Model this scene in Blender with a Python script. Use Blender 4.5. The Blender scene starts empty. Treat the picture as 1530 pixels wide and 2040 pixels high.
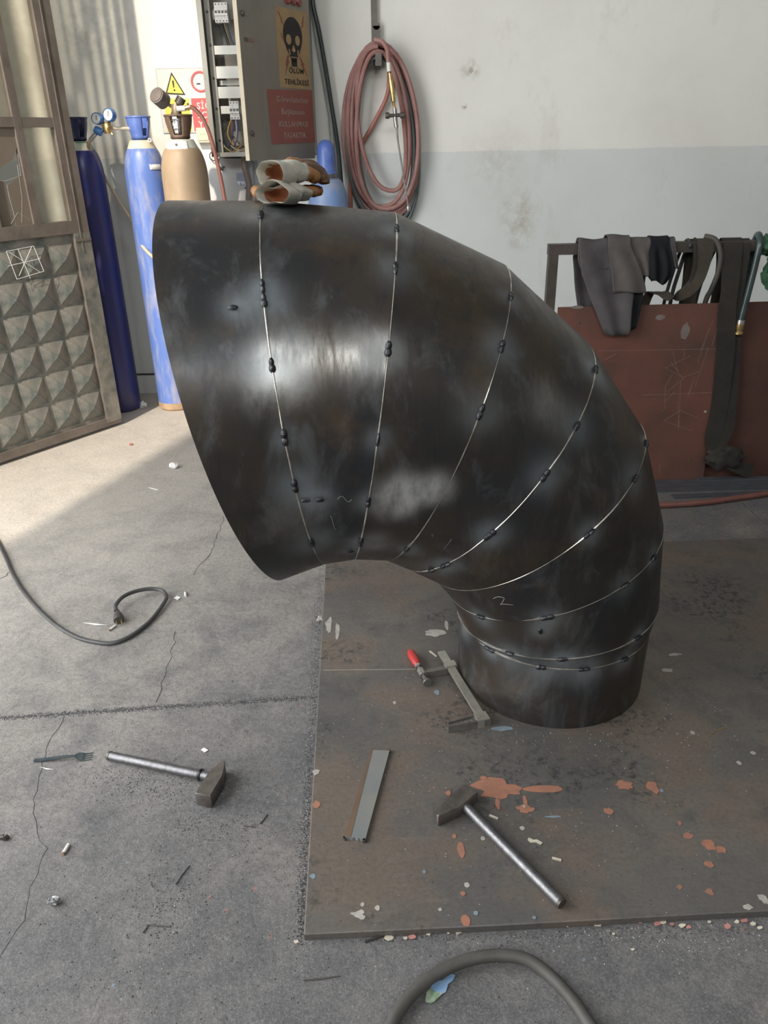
import bpy, math, random
from mathutils import Vector, Matrix, noise
random.seed(7)
V = Vector
PI = math.pi
scene = bpy.context.scene
COL = scene.collection

# ------------------------------------------------------------------ camera
FPX, PITCH, ROLL, EYE = 1533.3, math.atan(1533.3 / 3230.0), 0.02, 1.5
cs, sn = math.cos(PITCH), math.sin(PITCH)
cd = bpy.data.cameras.new('camera')
cd.sensor_fit = 'VERTICAL'
cd.sensor_height = 36.0
cd.sensor_width = 27.0
cd.lens = FPX / 2040.0 * 36.0
cd.clip_start = 0.05
cam = bpy.data.objects.new('camera', cd)
COL.objects.link(cam)
Rm = Matrix(((1, 0, 0), (0, sn, -cs), (0, cs, sn))).to_4x4()
cam.matrix_world = Matrix.Translation((0, 0, EYE)) @ Rm @ Matrix.Rotation(-ROLL, 4, 'Z')
scene.camera = cam

# ------------------------------------------------------------------ light
scene.view_settings.view_transform = 'Standard'
scene.view_settings.look = 'None'
scene.view_settings.gamma = 1.0
scene.view_settings.use_curve_mapping = False
scene.view_settings.exposure = 0.3

world = bpy.data.worlds.new('world')
scene.world = world
world.use_nodes = True
bg = world.node_tree.nodes['Background']
bg.inputs[0].default_value = (0.88, 0.93, 1.0, 1)
bg.inputs[1].default_value = 1.0

def lamp(name, kind, loc, aim, energy, color, **kw):
    l = bpy.data.lights.new(name, kind)
    l.energy = energy
    l.color = color
    for k, v in kw.items():
        setattr(l, k, v)
    o = bpy.data.objects.new(name, l)
    COL.objects.link(o)
    o.location = loc
    o.rotation_euler = V(aim).to_track_quat('-Z', 'Y').to_euler()
    return o

SUN_EL = math.radians(40)
lamp('sun', 'SUN', (-6, -8, 6), (0.33 * math.cos(SUN_EL), 0.944 * math.cos(SUN_EL), -math.sin(SUN_EL)),
     3.9, (1.0, 0.88, 0.72), angle=math.radians(1.2))
# daylight entering through the gate on the left and the high window band behind
lamp('gate_daylight', 'AREA', (-2.95, 1.05, 2.1), (1, 0, 0), 205, (0.99, 0.985, 0.955), shape='RECTANGLE', size=4.1, size_y=3.7)
lamp('window_daylight', 'AREA', (0.3, -4.35, 5.5), (0, 1, -0.25), 185, (0.965, 0.985, 0.975), shape='RECTANGLE', size=5.0, size_y=1.3)

# ------------------------------------------------------------------ measuring: a pixel of the photo to a point on a level plane
def floor_at(px, py, z=-0.02):
    a, b = px - 765.0, py - 1020.0
    u = math.cos(ROLL) * a - math.sin(ROLL) * b
    v = math.sin(ROLL) * a + math.cos(ROLL) * b
    d = V((u, -sn * v + cs * FPX, -cs * v - sn * FPX))
    return V((0, 0, EYE)) + d * ((z - EYE) / d.z)

# ------------------------------------------------------------------ mesh helpers
ORG = {}
def tag(o, label=None, cat=None, group=None, kind=None):
    if label: o['label'] = label
    if cat: o['category'] = cat
    if group: o['group'] = group
    if kind: o['kind'] = kind
    return o

def thing(name, label, cat, loc, group=None):
    o = bpy.data.objects.new(name, None)
    o.empty_display_size = 0.05
    COL.objects.link(o)
    o.location = loc
    ORG[o.name] = V(loc)
    return tag(o, label, cat, group)

def frame(o, ex, ey, ez):
    m = Matrix((ex, ey, ez)).transposed().to_4x4()
    m.translation = o
    return m

def catmull(pts, n=8, closed=False):
    P = [V(p) for p in pts]
    out = []
    m = len(P)
    for i in range(m if closed else m - 1):
        if closed:
            a, b, c, d = P[(i - 1) % m], P[i], P[(i + 1) % m], P[(i + 2) % m]
        else:
            a, b, c, d = P[max(i - 1, 0)], P[i], P[i + 1], P[min(i + 2, m - 1)]
        for k in range(n):
            t = k / n
            out.append(0.5 * ((2 * b) + (c - a) * t + (2 * a - 5 * b + 4 * c - d) * t * t + (3 * b - a - 3 * c + d) * t ** 3))
    if not closed:
        out.append(P[-1].copy())
    return out

class MB:
    def __init__(s):
        s.v, s.f = [], []
    def add(s, vs, fs):
        b = len(s.v)
        s.v += [V(p) for p in vs]
        s.f += [tuple(i + b for i in f) for f in fs]
        return s
    def box(s, c, size, m=None):
        x, y, z = [q / 2 for q in size]
        vs = [V((a * x, b * y, d * z)) for a in (-1, 1) for b in (-1, 1) for d in (-1, 1)]
        if m is not None:
            vs = [m @ p for p in vs]
        vs = [p + V(c) for p in vs]
        return s.add(vs, [(0, 1, 3, 2), (4, 6, 7, 5), (0, 4, 5, 1), (2, 3, 7, 6), (0, 2, 6, 4), (1, 5, 7, 3)])
    def bar(s, a, b, w, h, up=(0, 0, 1)):
        a, b = V(a), V(b)
        d = (b - a)
        L = d.length
        d.normalize()
        x = d.cross(V(up))
        x = x.normalized() if x.length > 1e-6 else V((1, 0, 0))
        u = x.cross(d).normalized()
        m = Matrix((x, d, u)).transposed()
        return s.box((a + b) / 2, (w, L, h), m)
    def tube(s, pts, r, n=10, caps=True, closed=False, flat=1.0, up=None):
        P = [V(p) for p in pts]
        m = len(P)
        if not hasattr(r, '__len__'):
            r = [r] * m
        T = []
        for i in range(m):
            if closed:
                t = P[(i + 1) % m] - P[(i - 1) % m]
            else:
                t = P[min(i + 1, m - 1)] - P[max(i - 1, 0)]
            T.append(t.normalized() if t.length > 1e-9 else V((0, 0, 1)))
        ref = V(up) if up else (V((0, 0, 1)) if abs(T[0].z) < 0.9 else V((1, 0, 0)))
        nrm = (ref - T[0] * ref.dot(T[0])).normalized()
        vs = []
        for i in range(m):
            if up:
                q = V(up) - T[i] * V(up).dot(T[i])
                if q.length > 1e-3: nrm = q.normalized()
            else:
                q = nrm - T[i] * nrm.dot(T[i])
                if q.length > 1e-6: nrm = q.normalized()
            bi = T[i].cross(nrm)
            for k in range(n):
                a = 2 * PI * k / n
                vs.append(P[i] + nrm * (math.cos(a) * r[i] * flat) + bi * (math.sin(a) * r[i]))
        fs = []
        for i in range(m if closed else m - 1):
            j = (i + 1) % m
            for k in range(n):
                l = (k + 1) % n
                fs.append((i * n + k, i * n + l, j * n + l, j * n + k))
        if caps and not closed:
            fs.append(tuple(range(n))[::-1])
            fs.append(tuple((m - 1) * n + k for k in range(n)))
        return s.add(vs, fs)
    def lathe(s, prof, m=None, n=32, a0=0.0, a1=2 * PI, skip=None):
        full = abs(a1 - a0 - 2 * PI) < 1e-6
        na = n if full else n + 1
        vs = []
        for r, z in prof:
            for k in range(na):
                a = a0 + (a1 - a0) * k / n
                p = V((r * math.cos(a), r * math.sin(a), z))
                vs.append(m @ p if m is not None else p)
        fs = []
        for i in range(len(prof) - 1):
            for k in range(n):
                if skip and skip(i, k): continue
                l = (k + 1) % na
                fs.append((i * na + k, i * na + l, (i + 1) * na + l, (i + 1) * na + k))
        return s.add(vs, fs)
    def cyl(s, a, b, r, n=16, r2=None):
        return s.tube([a, b], [r, r if r2 is None else r2], n)
    def prism(s, pts, h, m):
        k = len(pts)
        vs = [m @ V((x, y, 0)) for x, y in pts] + [m @ V((x, y, h)) for x, y in pts]
        fs = [tuple(range(k))[::-1], tuple(range(k, 2 * k))]
        fs += [(i, (i + 1) % k, (i + 1) % k + k, i + k) for i in range(k)]
        return s.add(vs, fs)
    def grid(s, fn, nu, nv, cu=False):
        vs = [fn(i / nu, j / nv) for j in range(nv + 1) for i in range(nu if cu else nu + 1)]
        w = nu if cu else nu + 1
        fs = [(j * w + i, j * w + (i + 1) % w, (j + 1) * w + (i + 1) % w, (j + 1) * w + i) for j in range(nv) for i in range(nu)]
        return s.add(vs, fs)
    def mesh(s, name, mat, org=V((0, 0, 0)), sharp=35):
        me = bpy.data.meshes.new(name)
        me.from_pydata([tuple(p - org) for p in s.v], [], s.f)
        me.validate()
        me.update()
        me.polygons.foreach_set('use_smooth', [True] * len(me.polygons))
        if sharp is not None:
            me.set_sharp_from_angle(angle=math.radians(sharp))
        me.materials.append(mat)
        return me
    def build(s, name, mat, parent=None, sharp=35, recalc=True, solid=0):
        """parent given: a part in the parent's frame; else a thing whose origin is the middle of its base"""
        if parent is not None:
            org = ORG[parent.name]
        else:
            xs = [p.x for p in s.v]; ys = [p.y for p in s.v]; zs = [p.z for p in s.v]
            org = V(((min(xs) + max(xs)) / 2, (min(ys) + max(ys)) / 2, min(zs)))
        me = s.mesh(name, mat, org, sharp)
        if recalc:
            import bmesh
            b = bmesh.new(); b.from_mesh(me)
            bmesh.ops.recalc_face_normals(b, faces=b.faces)
            b.to_mesh(me); b.free()
        o = bpy.data.objects.new(name, me)
        COL.objects.link(o)
        if parent is not None:
            o.parent = parent
            ORG[o.name] = org
        else:
            o.location = org
            ORG[o.name] = org
        if solid:
            md = o.modifiers.new('thickness', 'SOLIDIFY')
            md.thickness = solid
            md.offset = 0
        return o

def inst(me, name, parent, loc, rot=None):
    o = bpy.data.objects.new(name, me)
    COL.objects.link(o)
    o.parent = parent
    o.location = V(loc) - ORG[parent.name]
    if rot is not None:
        o.rotation_euler = rot
    ORG[o.name] = V(loc)
    return o

# ------------------------------------------------------------------ materials
MATS = {}
def lin(c):
    return tuple(c) + (1,)
def mat(name, c1, c2=None, scale=8.0, rough=0.55, metal=0.0, bump=0.0, bscale=None, lo=0.35, hi=0.65, stretch=(1, 1, 1), rvar=0.0, alpha=None):
    if name in MATS: return MATS[name]
    m = bpy.data.materials.new(name)
    m.use_nodes = True
    nt = m.node_tree
    b = nt.nodes['Principled BSDF']
    b.inputs['Base Color'].default_value = lin(c1)
    b.inputs['Roughness'].default_value = rough
    b.inputs['Metallic'].default_value = metal
    tc = nt.nodes.new('ShaderNodeTexCoord')
    mp = nt.nodes.new('ShaderNodeMapping')
    mp.inputs['Scale'].default_value = stretch
    nt.links.new(tc.outputs['Object'], mp.inputs[0])
    if c2 is None:
        c2 = tuple(min(1, q * 0.8) for q in c1)
    nz = nt.nodes.new('ShaderNodeTexNoise')
    nz.inputs['Scale'].default_value = scale
    nz.inputs['Detail'].default_value = 7
    nz.inputs['Roughness'].default_value = 0.62
    nt.links.new(mp.outputs[0], nz.inputs['Vector'])
    rp = nt.nodes.new('ShaderNodeValToRGB')
    rp.color_ramp.elements[0].position = lo
    rp.color_ramp.elements[1].position = hi
    rp.color_ramp.elements[0].color = lin(c1)
    rp.color_ramp.elements[1].color = lin(c2)
    nt.links.new(nz.outputs['Fac'], rp.inputs[0])
    nt.links.new(rp.outputs[0], b.inputs['Base Color'])
    if rvar:
        mr = nt.nodes.new('ShaderNodeMapRange')
        mr.inputs[1].default_value = 0.3; mr.inputs[2].default_value = 0.7
        mr.inputs[3].default_value = rough - rvar; mr.inputs[4].default_value = rough + rvar
        nt.links.new(nz.outputs['Fac'], mr.inputs[0])
        nt.links.new(mr.outputs[0], b.inputs['Roughness'])
    if bump:
        n2 = nt.nodes.new('ShaderNodeTexNoise')
        n2.inputs['Scale'].default_value = bscale or scale * 6
        n2.inputs['Detail'].default_value = 5
        nt.links.new(mp.outputs[0], n2.inputs['Vector'])
        bp = nt.nodes.new('ShaderNodeBump')
        bp.inputs['Strength'].default_value = bump
        bp.inputs['Distance'].default_value = 0.01
        nt.links.new(n2.outputs['Fac'], bp.inputs['Height'])
        nt.links.new(bp.outputs[0], b.inputs['Normal'])
    MATS[name] = m
    return m

class NT:
    """small node-graph helper"""
    def __init__(s, name):
        s.m = bpy.data.materials.new(name)
        s.m.use_nodes = True
        s.t = s.m.node_tree
        s.b = s.t.nodes['Principled BSDF']
        tc = s.t.nodes.new('ShaderNodeNewGeometry')
        s.pos = tc.outputs['Position']
    def n(s, kind, **kw):
        q = s.t.nodes.new(kind)
        for k, v in kw.items(): setattr(q, k, v)
        return q
    def l(s, a, b): s.t.links.new(a, b)
    def map(s, scale=(1, 1, 1), loc=(0, 0, 0), rot=(0, 0, 0), src=None):
        q = s.n('ShaderNodeMapping')
        q.inputs['Scale'].default_value = scale
        q.inputs['Location'].default_value = loc
        q.inputs['Rotation'].default_value = rot
        s.l(src or s.pos, q.inputs[0])
        return q.outputs[0]
    def noise(s, scale, detail=6, rough=0.6, vec=None, dist=0.0):
        q = s.n('ShaderNodeTexNoise')
        q.inputs['Scale'].default_value = scale
        q.inputs['Detail'].default_value = detail
        q.inputs['Roughness'].default_value = rough
        q.inputs['Distortion'].default_value = dist
        s.l(vec or s.pos, q.inputs['Vector'])
        return q.outputs['Fac']
    def vor(s, scale, vec=None, out='Distance', rnd=1.0):
        q = s.n('ShaderNodeTexVoronoi')
        q.inputs['Scale'].default_value = scale
        q.inputs['Randomness'].default_value = rnd
        s.l(vec or s.pos, q.inputs['Vector'])
        return q.outputs[out]
    def rng(s, x, a, b, c=0.0, d=1.0):
        q = s.n('ShaderNodeMapRange')
        q.inputs[1].default_value = a; q.inputs[2].default_value = b
        q.inputs[3].default_value = c; q.inputs[4].default_value = d
        s.l(x, q.inputs[0])
        return q.outputs[0]
    def mth(s, op, a, b=None):
        q = s.n('ShaderNodeMath', operation=op)
        for i, x in enumerate((a, b)):
            if x is None: continue
            if isinstance(x, (int, float)): q.inputs[i].default_value = x
            else: s.l(x, q.inputs[i])
        return q.outputs[0]
    def mix(s, fac, a, b):
        q = s.n('ShaderNodeMix', data_type='RGBA')
        if isinstance(fac, (int, float)): q.inputs[0].default_value = fac
        else: s.l(fac, q.inputs[0])
        for i, x in ((6, a), (7, b)):
            if isinstance(x, tuple): q.inputs[i].default_value = lin(x)
            else: s.l(x, q.inputs[i])
        return q.outputs[2]
    def bump(s, h, strength, dist=0.01):
        q = s.n('ShaderNodeBump')
        q.inputs['Strength'].default_value = strength
        q.inputs['Distance'].default_value = dist
        s.l(h, q.inputs['Height'])
        s.l(q.outputs[0], s.b.inputs['Normal'])
    def out(s, color=None, rough=None, metal=None):
        for k, x in (('Base Color', color), ('Roughness', rough), ('Metallic', metal)):
            if x is None: continue
            if isinstance(x, (int, float)): s.b.inputs[k].default_value = x
            elif isinstance(x, tuple): s.b.inputs[k].default_value = lin(x)
            else: s.l(x, s.b.inputs[k])
        return s.m

def concrete_mat():
    t = NT('concrete')
    big = t.noise(1.3, 6, 0.6)
    mid = t.noise(6, 8, 0.7, dist=0.4)
    fine = t.noise(60, 6, 0.75)
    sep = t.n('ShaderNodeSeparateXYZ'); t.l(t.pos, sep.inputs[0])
    dust_sun = t.mth('ADD', t.mth('SUBTRACT', sep.outputs['Y'], sep.outputs['X']), t.mth('MULTIPLY', big, 1.6))   # pale dust and painted-in sunlight by the gate, grime round the work place
    dust_sun = t.rng(dust_sun, 2.6, 5.6)
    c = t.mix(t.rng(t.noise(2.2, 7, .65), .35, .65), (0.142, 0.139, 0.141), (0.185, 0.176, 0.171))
    c = t.mix(dust_sun, c, (0.57, 0.525, 0.47))
    sun_thin = t.rng(dust_sun, 0, 1, 1.0, .22)  # blotches thinned where the sunlight is painted in
    c = t.mix(t.rng(t.mth('ADD', sep.outputs['X'], t.mth('MULTIPLY', big, .8)), 1.0, 1.8, 0, .75), c, (0.105, 0.096, 0.082))   # shade by the plate store painted in as a brown darkening
    c = t.mix(t.mth('MULTIPLY', t.rng(mid, .44, .66, 0, .85), sun_thin), c, (0.095, 0.097, 0.105))
    c = t.mix(t.rng(t.noise(3.1, 5, .6, vec=t.map(loc=(4, 2, 0))), .55, .75, 0, .45), c, (0.33, 0.285, 0.25))
    c = t.mix(t.mth('MULTIPLY', t.rng(fine, .42, .70, 0, .6), sun_thin), c, (0.07, 0.07, 0.075))
    grit = t.rng(t.vor(160), .05, .16, 1, 0)
    gm = t.mth('MULTIPLY', grit, t.rng(t.noise(11, 4), .5, .62))
    c = t.mix(t.mth('MULTIPLY', gm, .8), c, (0.055, 0.055, 0.06))
    w = t.mth('MULTIPLY', t.rng(t.vor(75, vec=t.map(loc=(9, 3, 0))), .03, .09, 1, 0), t.rng(t.noise(7, 3, vec=t.map(loc=(3, 7, 1))), .5, .6))
    c = t.mix(t.mth('MULTIPLY', w, .55), c, (0.62, 0.62, 0.62))
    o = t.mth('MULTIPLY', t.rng(t.vor(15, vec=t.map(loc=(1, 5, 0))), .05, .13, 1, 0), t.rng(t.noise(4, 3, vec=t.map(loc=(6, 1, 1))), .54, .6))
    c = t.mix(t.mth('MULTIPLY', o, .4), c, (0.42, 0.20, 0.14))
    u = t.mth('MULTIPLY', t.rng(t.vor(22, vec=t.map(loc=(2, 8, 0))), .04, .10, 1, 0), t.rng(t.noise(5, 3, vec=t.map(loc=(2, 9, 1))), .55, .6))
    c = t.mix(t.mth('MULTIPLY', u, .5), c, (0.25, 0.38, 0.50))
    vf = t.noise(230, 4, .8)
    c = t.mix(t.rng(vf, .50, .68, 0, .55), c, (0.06, 0.06, 0.065))
    c = t.mix(t.rng(vf, .48, .34, 0, .35), c, (0.36, 0.36, 0.365))
    h = t.mth('ADD', t.mth('ADD', t.mth('MULTIPLY', fine, .6), t.mth('MULTIPLY', mid, .8)), t.mth('MULTIPLY', vf, .35))
    t.bump(h, .7, .006)
    return t.out(c, t.rng(mid, .3, .7, .62, .82))

def plate_mat():
    t = NT('worn_floor_plate')
    big = t.noise(1.7, 6, .6)
    mid = t.noise(7, 8, .7, dist=.3)
    fine = t.noise(90, 6, .75)
    st = t.noise(5, 7, .7, vec=t.map(scale=(1, 9, 1), rot=(0, 0, .5)))
    c = t.mix(t.rng(big, .38, .62), (0.112, 0.106, 0.102), (0.150, 0.136, 0.124))
    c = t.mix(t.rng(mid, .5, .72, 0, .7), c, (0.062, 0.062, 0.064))
    rust = t.mth('MULTIPLY', t.rng(t.noise(2.6, 6, .65, vec=t.map(loc=(1.4, .3, 0))), .47, .58), .48)
    c = t.mix(rust, c, (0.20, 0.145, 0.105))
    c = t.mix(t.rng(st, .56, .75, 0, .35), c, (0.22, 0.205, 0.19))
    c = t.mix(t.rng(fine, .45, .75, 0, .5), c, (0.05, 0.05, 0.052))
    scuff = t.mth('MULTIPLY', t.rng(t.noise(38, 5, .8), .5, .58), t.rng(t.noise(3.3, 4, .6, vec=t.map(loc=(5, 2, 0))), .52, .62))
    c = t.mix(t.mth('MULTIPLY', scuff, .85), c, (0.035, 0.04, 0.042))
    w = t.mth('MULTIPLY', t.rng(t.vor(60, vec=t.map(loc=(9, 3, 0))), .03, .08, 1, 0), t.rng(t.noise(6, 3, vec=t.map(loc=(3, 7, 1))), .52, .6))
    c = t.mix(t.mth('MULTIPLY', w, .6), c, (0.55, 0.53, 0.50))
    t.bump(t.mth('ADD', t.mth('MULTIPLY', fine, .4), mid), .25, .004)
    return t.out(c, t.rng(mid, .3, .7, .42, .62), .15)

WY = 5.21
def wall_mat():
    t = NT('painted_plaster')
    sep = t.n('ShaderNodeSeparateXYZ'); t.l(t.pos, sep.inputs[0])
    edge = t.mth('ADD', sep.outputs['Z'], t.mth('MULTIPLY', t.mth('SUBTRACT', t.noise(7, 5, .7), .5), .022))
    low = t.rng(edge, 1.461, 1.467, 1, 0)
    n1 = t.noise(1.1, 6, .6)
    n2 = t.noise(5, 8, .7)
    up = t.mix(t.rng(n1, .35, .65), (0.77, 0.765, 0.725), (0.69, 0.675, 0.63))
    lo = t.mix(t.rng(n1, .35, .65), (0.63, 0.655, 0.645), (0.58, 0.595, 0.58))
    c = t.mix(low, up, lo)
    st = t.mth('MULTIPLY', t.rng(t.noise(2.2, 7, .7, vec=t.map(scale=(1.4, 1, .7), loc=(.6, 0, .2))), .56, .72), t.rng(n2, .35, .65))
    c = t.mix(t.mth('MULTIPLY', st, .55), c, (0.43, 0.37, 0.30))
    sp = t.mth('MULTIPLY', t.rng(t.vor(38), .04, .08, 1, 0), t.rng(t.noise(4, 3), .58, .62))
    c = t.mix(t.mth('MULTIPLY', sp, .8), c, (0.22, 0.18, 0.15))
    for px, pz, r, a, col in ((.56, 1.90, .07, .9, (.30, .25, .20)), (.90, 1.11, .16, .6, (.34, .28, .22)), (.91, .97, .12, .55, (.33, .27, .21)), (-1.62, 2.15, .38, .45, (.42, .40, .37)), (.53, 1.71, .022, 1.0, (.16, .09, .07)), (.75, 1.40, .25, .3, (.40, .35, .31))):
        q = t.n('ShaderNodeVectorMath', operation='DISTANCE'); t.l(t.pos, q.inputs[0]); q.inputs[1].default_value = (px, WY, pz)
        k = t.mth('MULTIPLY', t.rng(q.outputs['Value'], r, r * .2), t.rng(t.noise(16, 7, .75), .42, .62))
        c = t.mix(t.mth('MULTIPLY', k, a), c, col)
    t.bump(t.mth('ADD', n2, t.mth('MULTIPLY', t.noise(30, 5, .7), .4)), .22, .01)
    return t.out(c, .8)

def steel_mat():
    """dark mill-scale steel of the elbow; 'temper_sheen', 'ground' and 'shine' are per-vertex masks: heat tint with painted sky reflection, grinding marks, lighter patches at the highlight"""
    t = NT('mill_scale_steel')
    oi = t.n('ShaderNodeObjectInfo')
    tc = t.n('ShaderNodeTexCoord')
    off = t.n('ShaderNodeVectorMath', operation='SCALE'); off.inputs[0].default_value = (7, 5, 3); t.l(oi.outputs['Random'], off.inputs['Scale'])
    ad = t.n('ShaderNodeVectorMath', operation='ADD'); t.l(tc.outputs['Object'], ad.inputs[0]); t.l(off.outputs[0], ad.inputs[1])
    P = ad.outputs[0]
    big = t.noise(3.0, 6, .62, vec=P)
    mid = t.noise(9, 8, .68, vec=t.map(scale=(1.3, 1, .6), src=P), dist=.5)
    strk = t.noise(14, 6, .7, vec=t.map(scale=(3.0, 1, .35), src=P))
    fine = t.noise(120, 4, .7, vec=P)
    c = t.mix(t.rng(big, .36, .62), (0.037, 0.041, 0.047), (0.068, 0.054, 0.042))
    c = t.mix(t.rng(mid, .52, .66, 0, .7), c, (0.108, 0.114, 0.120))
    c = t.mix(t.rng(strk, .52, .70, 0, .65), c, (0.034, 0.033, 0.036))
    c = t.mix(t.rng(t.noise(5, 6, .7, vec=t.map(loc=(3, 1, 2), src=P)), .54, .70, 0, .5), c, (0.125, 0.082, 0.048))
    at = t.n('ShaderNodeAttribute', attribute_name='temper_sheen')
    ht = t.mth('MULTIPLY', at.outputs['Fac'], t.rng(mid, .25, .6, .65, 1.0))
    c = t.mix(t.mth('MULTIPLY', ht, .85), c, (0.27, 0.305, 0.33))  # heat tint plus the dents' sky reflection put into the colour
    ag = t.n('ShaderNodeAttribute', attribute_name='ground')
    gr = t.mth('MULTIPLY', ag.outputs['Fac'], t.rng(mid, .3, .55, .2, 1.0))
    c = t.mix(gr, c, (0.52, 0.52, 0.51))
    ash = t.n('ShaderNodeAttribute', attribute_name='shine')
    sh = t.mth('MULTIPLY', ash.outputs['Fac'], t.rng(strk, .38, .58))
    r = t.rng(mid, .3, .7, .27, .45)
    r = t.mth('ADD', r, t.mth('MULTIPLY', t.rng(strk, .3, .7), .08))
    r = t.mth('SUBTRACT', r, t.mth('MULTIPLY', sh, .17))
    c = t.mix(t.mth('MULTIPLY', sh, .6), c, (0.20, 0.195, 0.185))  # highlight lightness put into the colour of the smoother patches
    t.bump(t.mth('ADD', t.mth('MULTIPLY', fine, .25), mid), .10, .004)
    return t.out(c, r, .58)

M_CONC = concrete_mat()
M_PLATE = plate_mat()
M_WALL = wall_mat()
M_STEEL = steel_mat()
M_EDGE = mat('bare_steel_edge', (0.78, 0.75, 0.68), (0.42, 0.38, 0.32), 30, .28, .85)
M_WELD = mat('weld_bead', (0.10, 0.10, 0.11), (0.04, 0.04, 0.045), 60, .30, .9, bump=.3)
M_CRACK = mat('crack_grit', (0.07, 0.068, 0.07), (0.15, 0.145, 0.14), 90, .9)
M_CEIL = mat('roof_sheet', (0.30, 0.30, 0.29), (0.24, 0.24, 0.23), 2, .8)
M_DINGY = mat('dingy_plaster', (0.32, 0.31, 0.29), (0.25, 0.24, 0.22), 2, .8)
M_GATE = mat('brown_gate_paint', (0.19, 0.162, 0.142), (0.125, 0.105, 0.09), 7, .5, .1, bump=.1)
M_EMB = mat('worn_embossed_sheet', (0.29, 0.27, 0.24), (0.10, 0.122, 0.115), 9, .45, .25, bump=.15, lo=.38, hi=.66)
M_CHALK = mat('white_chalk', (0.82, 0.82, 0.80), (0.65, 0.65, 0.63), 60, .9)
M_BLACKRUB = mat('black_rubber', (0.028, 0.028, 0.03), (0.05, 0.05, 0.05), 20, .5)
M_WHITE = mat('white_plastic', (0.78, 0.78, 0.74), (0.68, 0.68, 0.65), 15, .45)
M_BRASS = mat('brass', (0.72, 0.54, 0.24), (0.50, 0.36, 0.16), 40, .32, .9)
M_TOOL = mat('tool_steel', (0.30, 0.295, 0.29), (0.17, 0.16, 0.155), 30, .36, .85, rvar=.08)
M_DARKIRON = mat('dark_iron', (0.085, 0.08, 0.078), (0.14, 0.12, 0.105), 25, .45, .6)
M_CHROME = mat('dull_steel', (0.55, 0.55, 0.54), (0.38, 0.36, 0.34), 30, .35, .9)
M_PAPER = mat('white_paper', (0.86, 0.86, 0.85), (0.74, 0.74, 0.74), 40, .8)

def text_mesh(mb, body, size, m, align='CENTER', sx=1.0, depth=0.0):
    cu = bpy.data.curves.new('lettering', 'FONT')
    cu.body = body
    cu.size = size
    cu.align_x = align
    cu.align_y = 'CENTER'
    cu.resolution_u = 3
    cu.extrude = depth
    cu.offset = size * .012
    cu.space_character = 1.12
    ob = bpy.data.objects.new('lettering', cu)
    COL.objects.link(ob)
    dg = bpy.context.evaluated_depsgraph_get()
    me = bpy.data.meshes.new_from_object(ob.evaluated_get(dg))
    mb.add([m @ V((p.co.x * sx, p.co.y, p.co.z)) for p in me.vertices], [tuple(p.vertices) for p in me.polygons])
    bpy.data.objects.remove(ob)
    bpy.data.curves.remove(cu)
    bpy.data.meshes.remove(me)

FZ = -0.02          # level of the concrete floor; the steel floor plate's top is z = 0
# ================================================================== THE SETTING
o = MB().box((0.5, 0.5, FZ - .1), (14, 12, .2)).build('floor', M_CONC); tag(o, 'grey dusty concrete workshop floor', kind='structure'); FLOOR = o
def ribbon(name, pix, w, parent, m, z, jit=.006):
    pts = [floor_at(x, y, z) for x, y in pix]
    P = []
    for a, b in zip(pts[:-1], pts[1:]):
        k = max(2, int((b - a).length / .025))
        for i in range(k):
            P.append(a.lerp(b, i / k) + V((random.uniform(-jit, jit), random.uniform(-jit, jit), 0)))
    P.append(pts[-1])
    mb = MB(); vs = []
    for i, p in enumerate(P):
        t = (P[min(i + 1, len(P) - 1)] - P[max(i - 1, 0)]).normalized()
        nn = V((-t.y, t.x, 0)) * (w * random.uniform(.35, 1.0) / 2)
        vs += [p + nn, p - nn]
    mb.add(vs, [(2 * i, 2 * i + 1, 2 * i + 3, 2 * i + 2) for i in range(len(P) - 1)])
    return mb.build(name, m, parent, solid=.0012)
ribbon('crack', [(130, 1425), (100, 1480), (72, 1560), (68, 1620), (75, 1655), (93, 1690), (80, 1720), (60, 1770), (45, 1830), (20, 1880), (-10, 1930)], .0028, FLOOR, M_CRACK, FZ)
ribbon('crack', [(447, 1030), (420, 1100), (385, 1145)], .004, FLOOR, M_CRACK, FZ)
ribbon('crack', [(350, 1260), (345, 1290), (325, 1350), (310, 1400)], .004, FLOOR, M_CRACK, FZ)
ribbon('crack', [(1480, 1003), (1505, 1030), (1560, 1075)], .008, FLOOR, M_CRACK, FZ)
ribbon('crack', [(-20, 1160), (10, 1148), (25, 1135)], .006, FLOOR, M_CRACK, FZ)
ribbon('expansion_joint', [(-60, 1431), (130, 1424), (330, 1408), (480, 1398), (640, 1388)], .0055, FLOOR, M_CRACK, FZ, .004)

WY = 5.21
o = MB().box((1.2, WY + .1, 3.75), (9.2, .2, 7.7)).build('wall_back', M_WALL); tag(o, 'plastered wall, off-white above and grey below a painted line', kind='structure'); WALL = o
GX, G0, G1, GH = -2.85, -1.62, 2.93, 7.4
mb = MB()
mb.box((GX - .05, (G0 - 4.7) / 2, 3.75), (.1, G0 + 4.7, 7.7))
mb.box((GX - .05, (G1 + WY) / 2, 3.75), (.1, WY - G1, 7.7))
mb.box((GX - .05, (G0 + G1) / 2, (GH + 7.6) / 2), (.1, G1 - G0, 7.6 - GH))
mb.box((GX - .05, (G0 - .80) / 2, (3.4 + GH) / 2), (.1, -.80 - G0, GH - 3.4))
o = mb.build('wall_left', M_WALL); tag(o, 'plastered side wall with the gate opening', kind='structure')
mb = MB()
mb.box((1.2, -4.6, 2.4), (8.3, .2, 4.9)); mb.box((1.2, -4.6, 6.9), (8.3, .2, 1.4))
mb.box((-2.65, -4.6, 5.5), (.6, .2, 1.5)); mb.box((4.2, -4.6, 5.5), (2.3, .2, 1.5))
o = mb.build('wall_rear', M_DINGY); tag(o, 'rear wall with a high window band', kind='structure')
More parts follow.
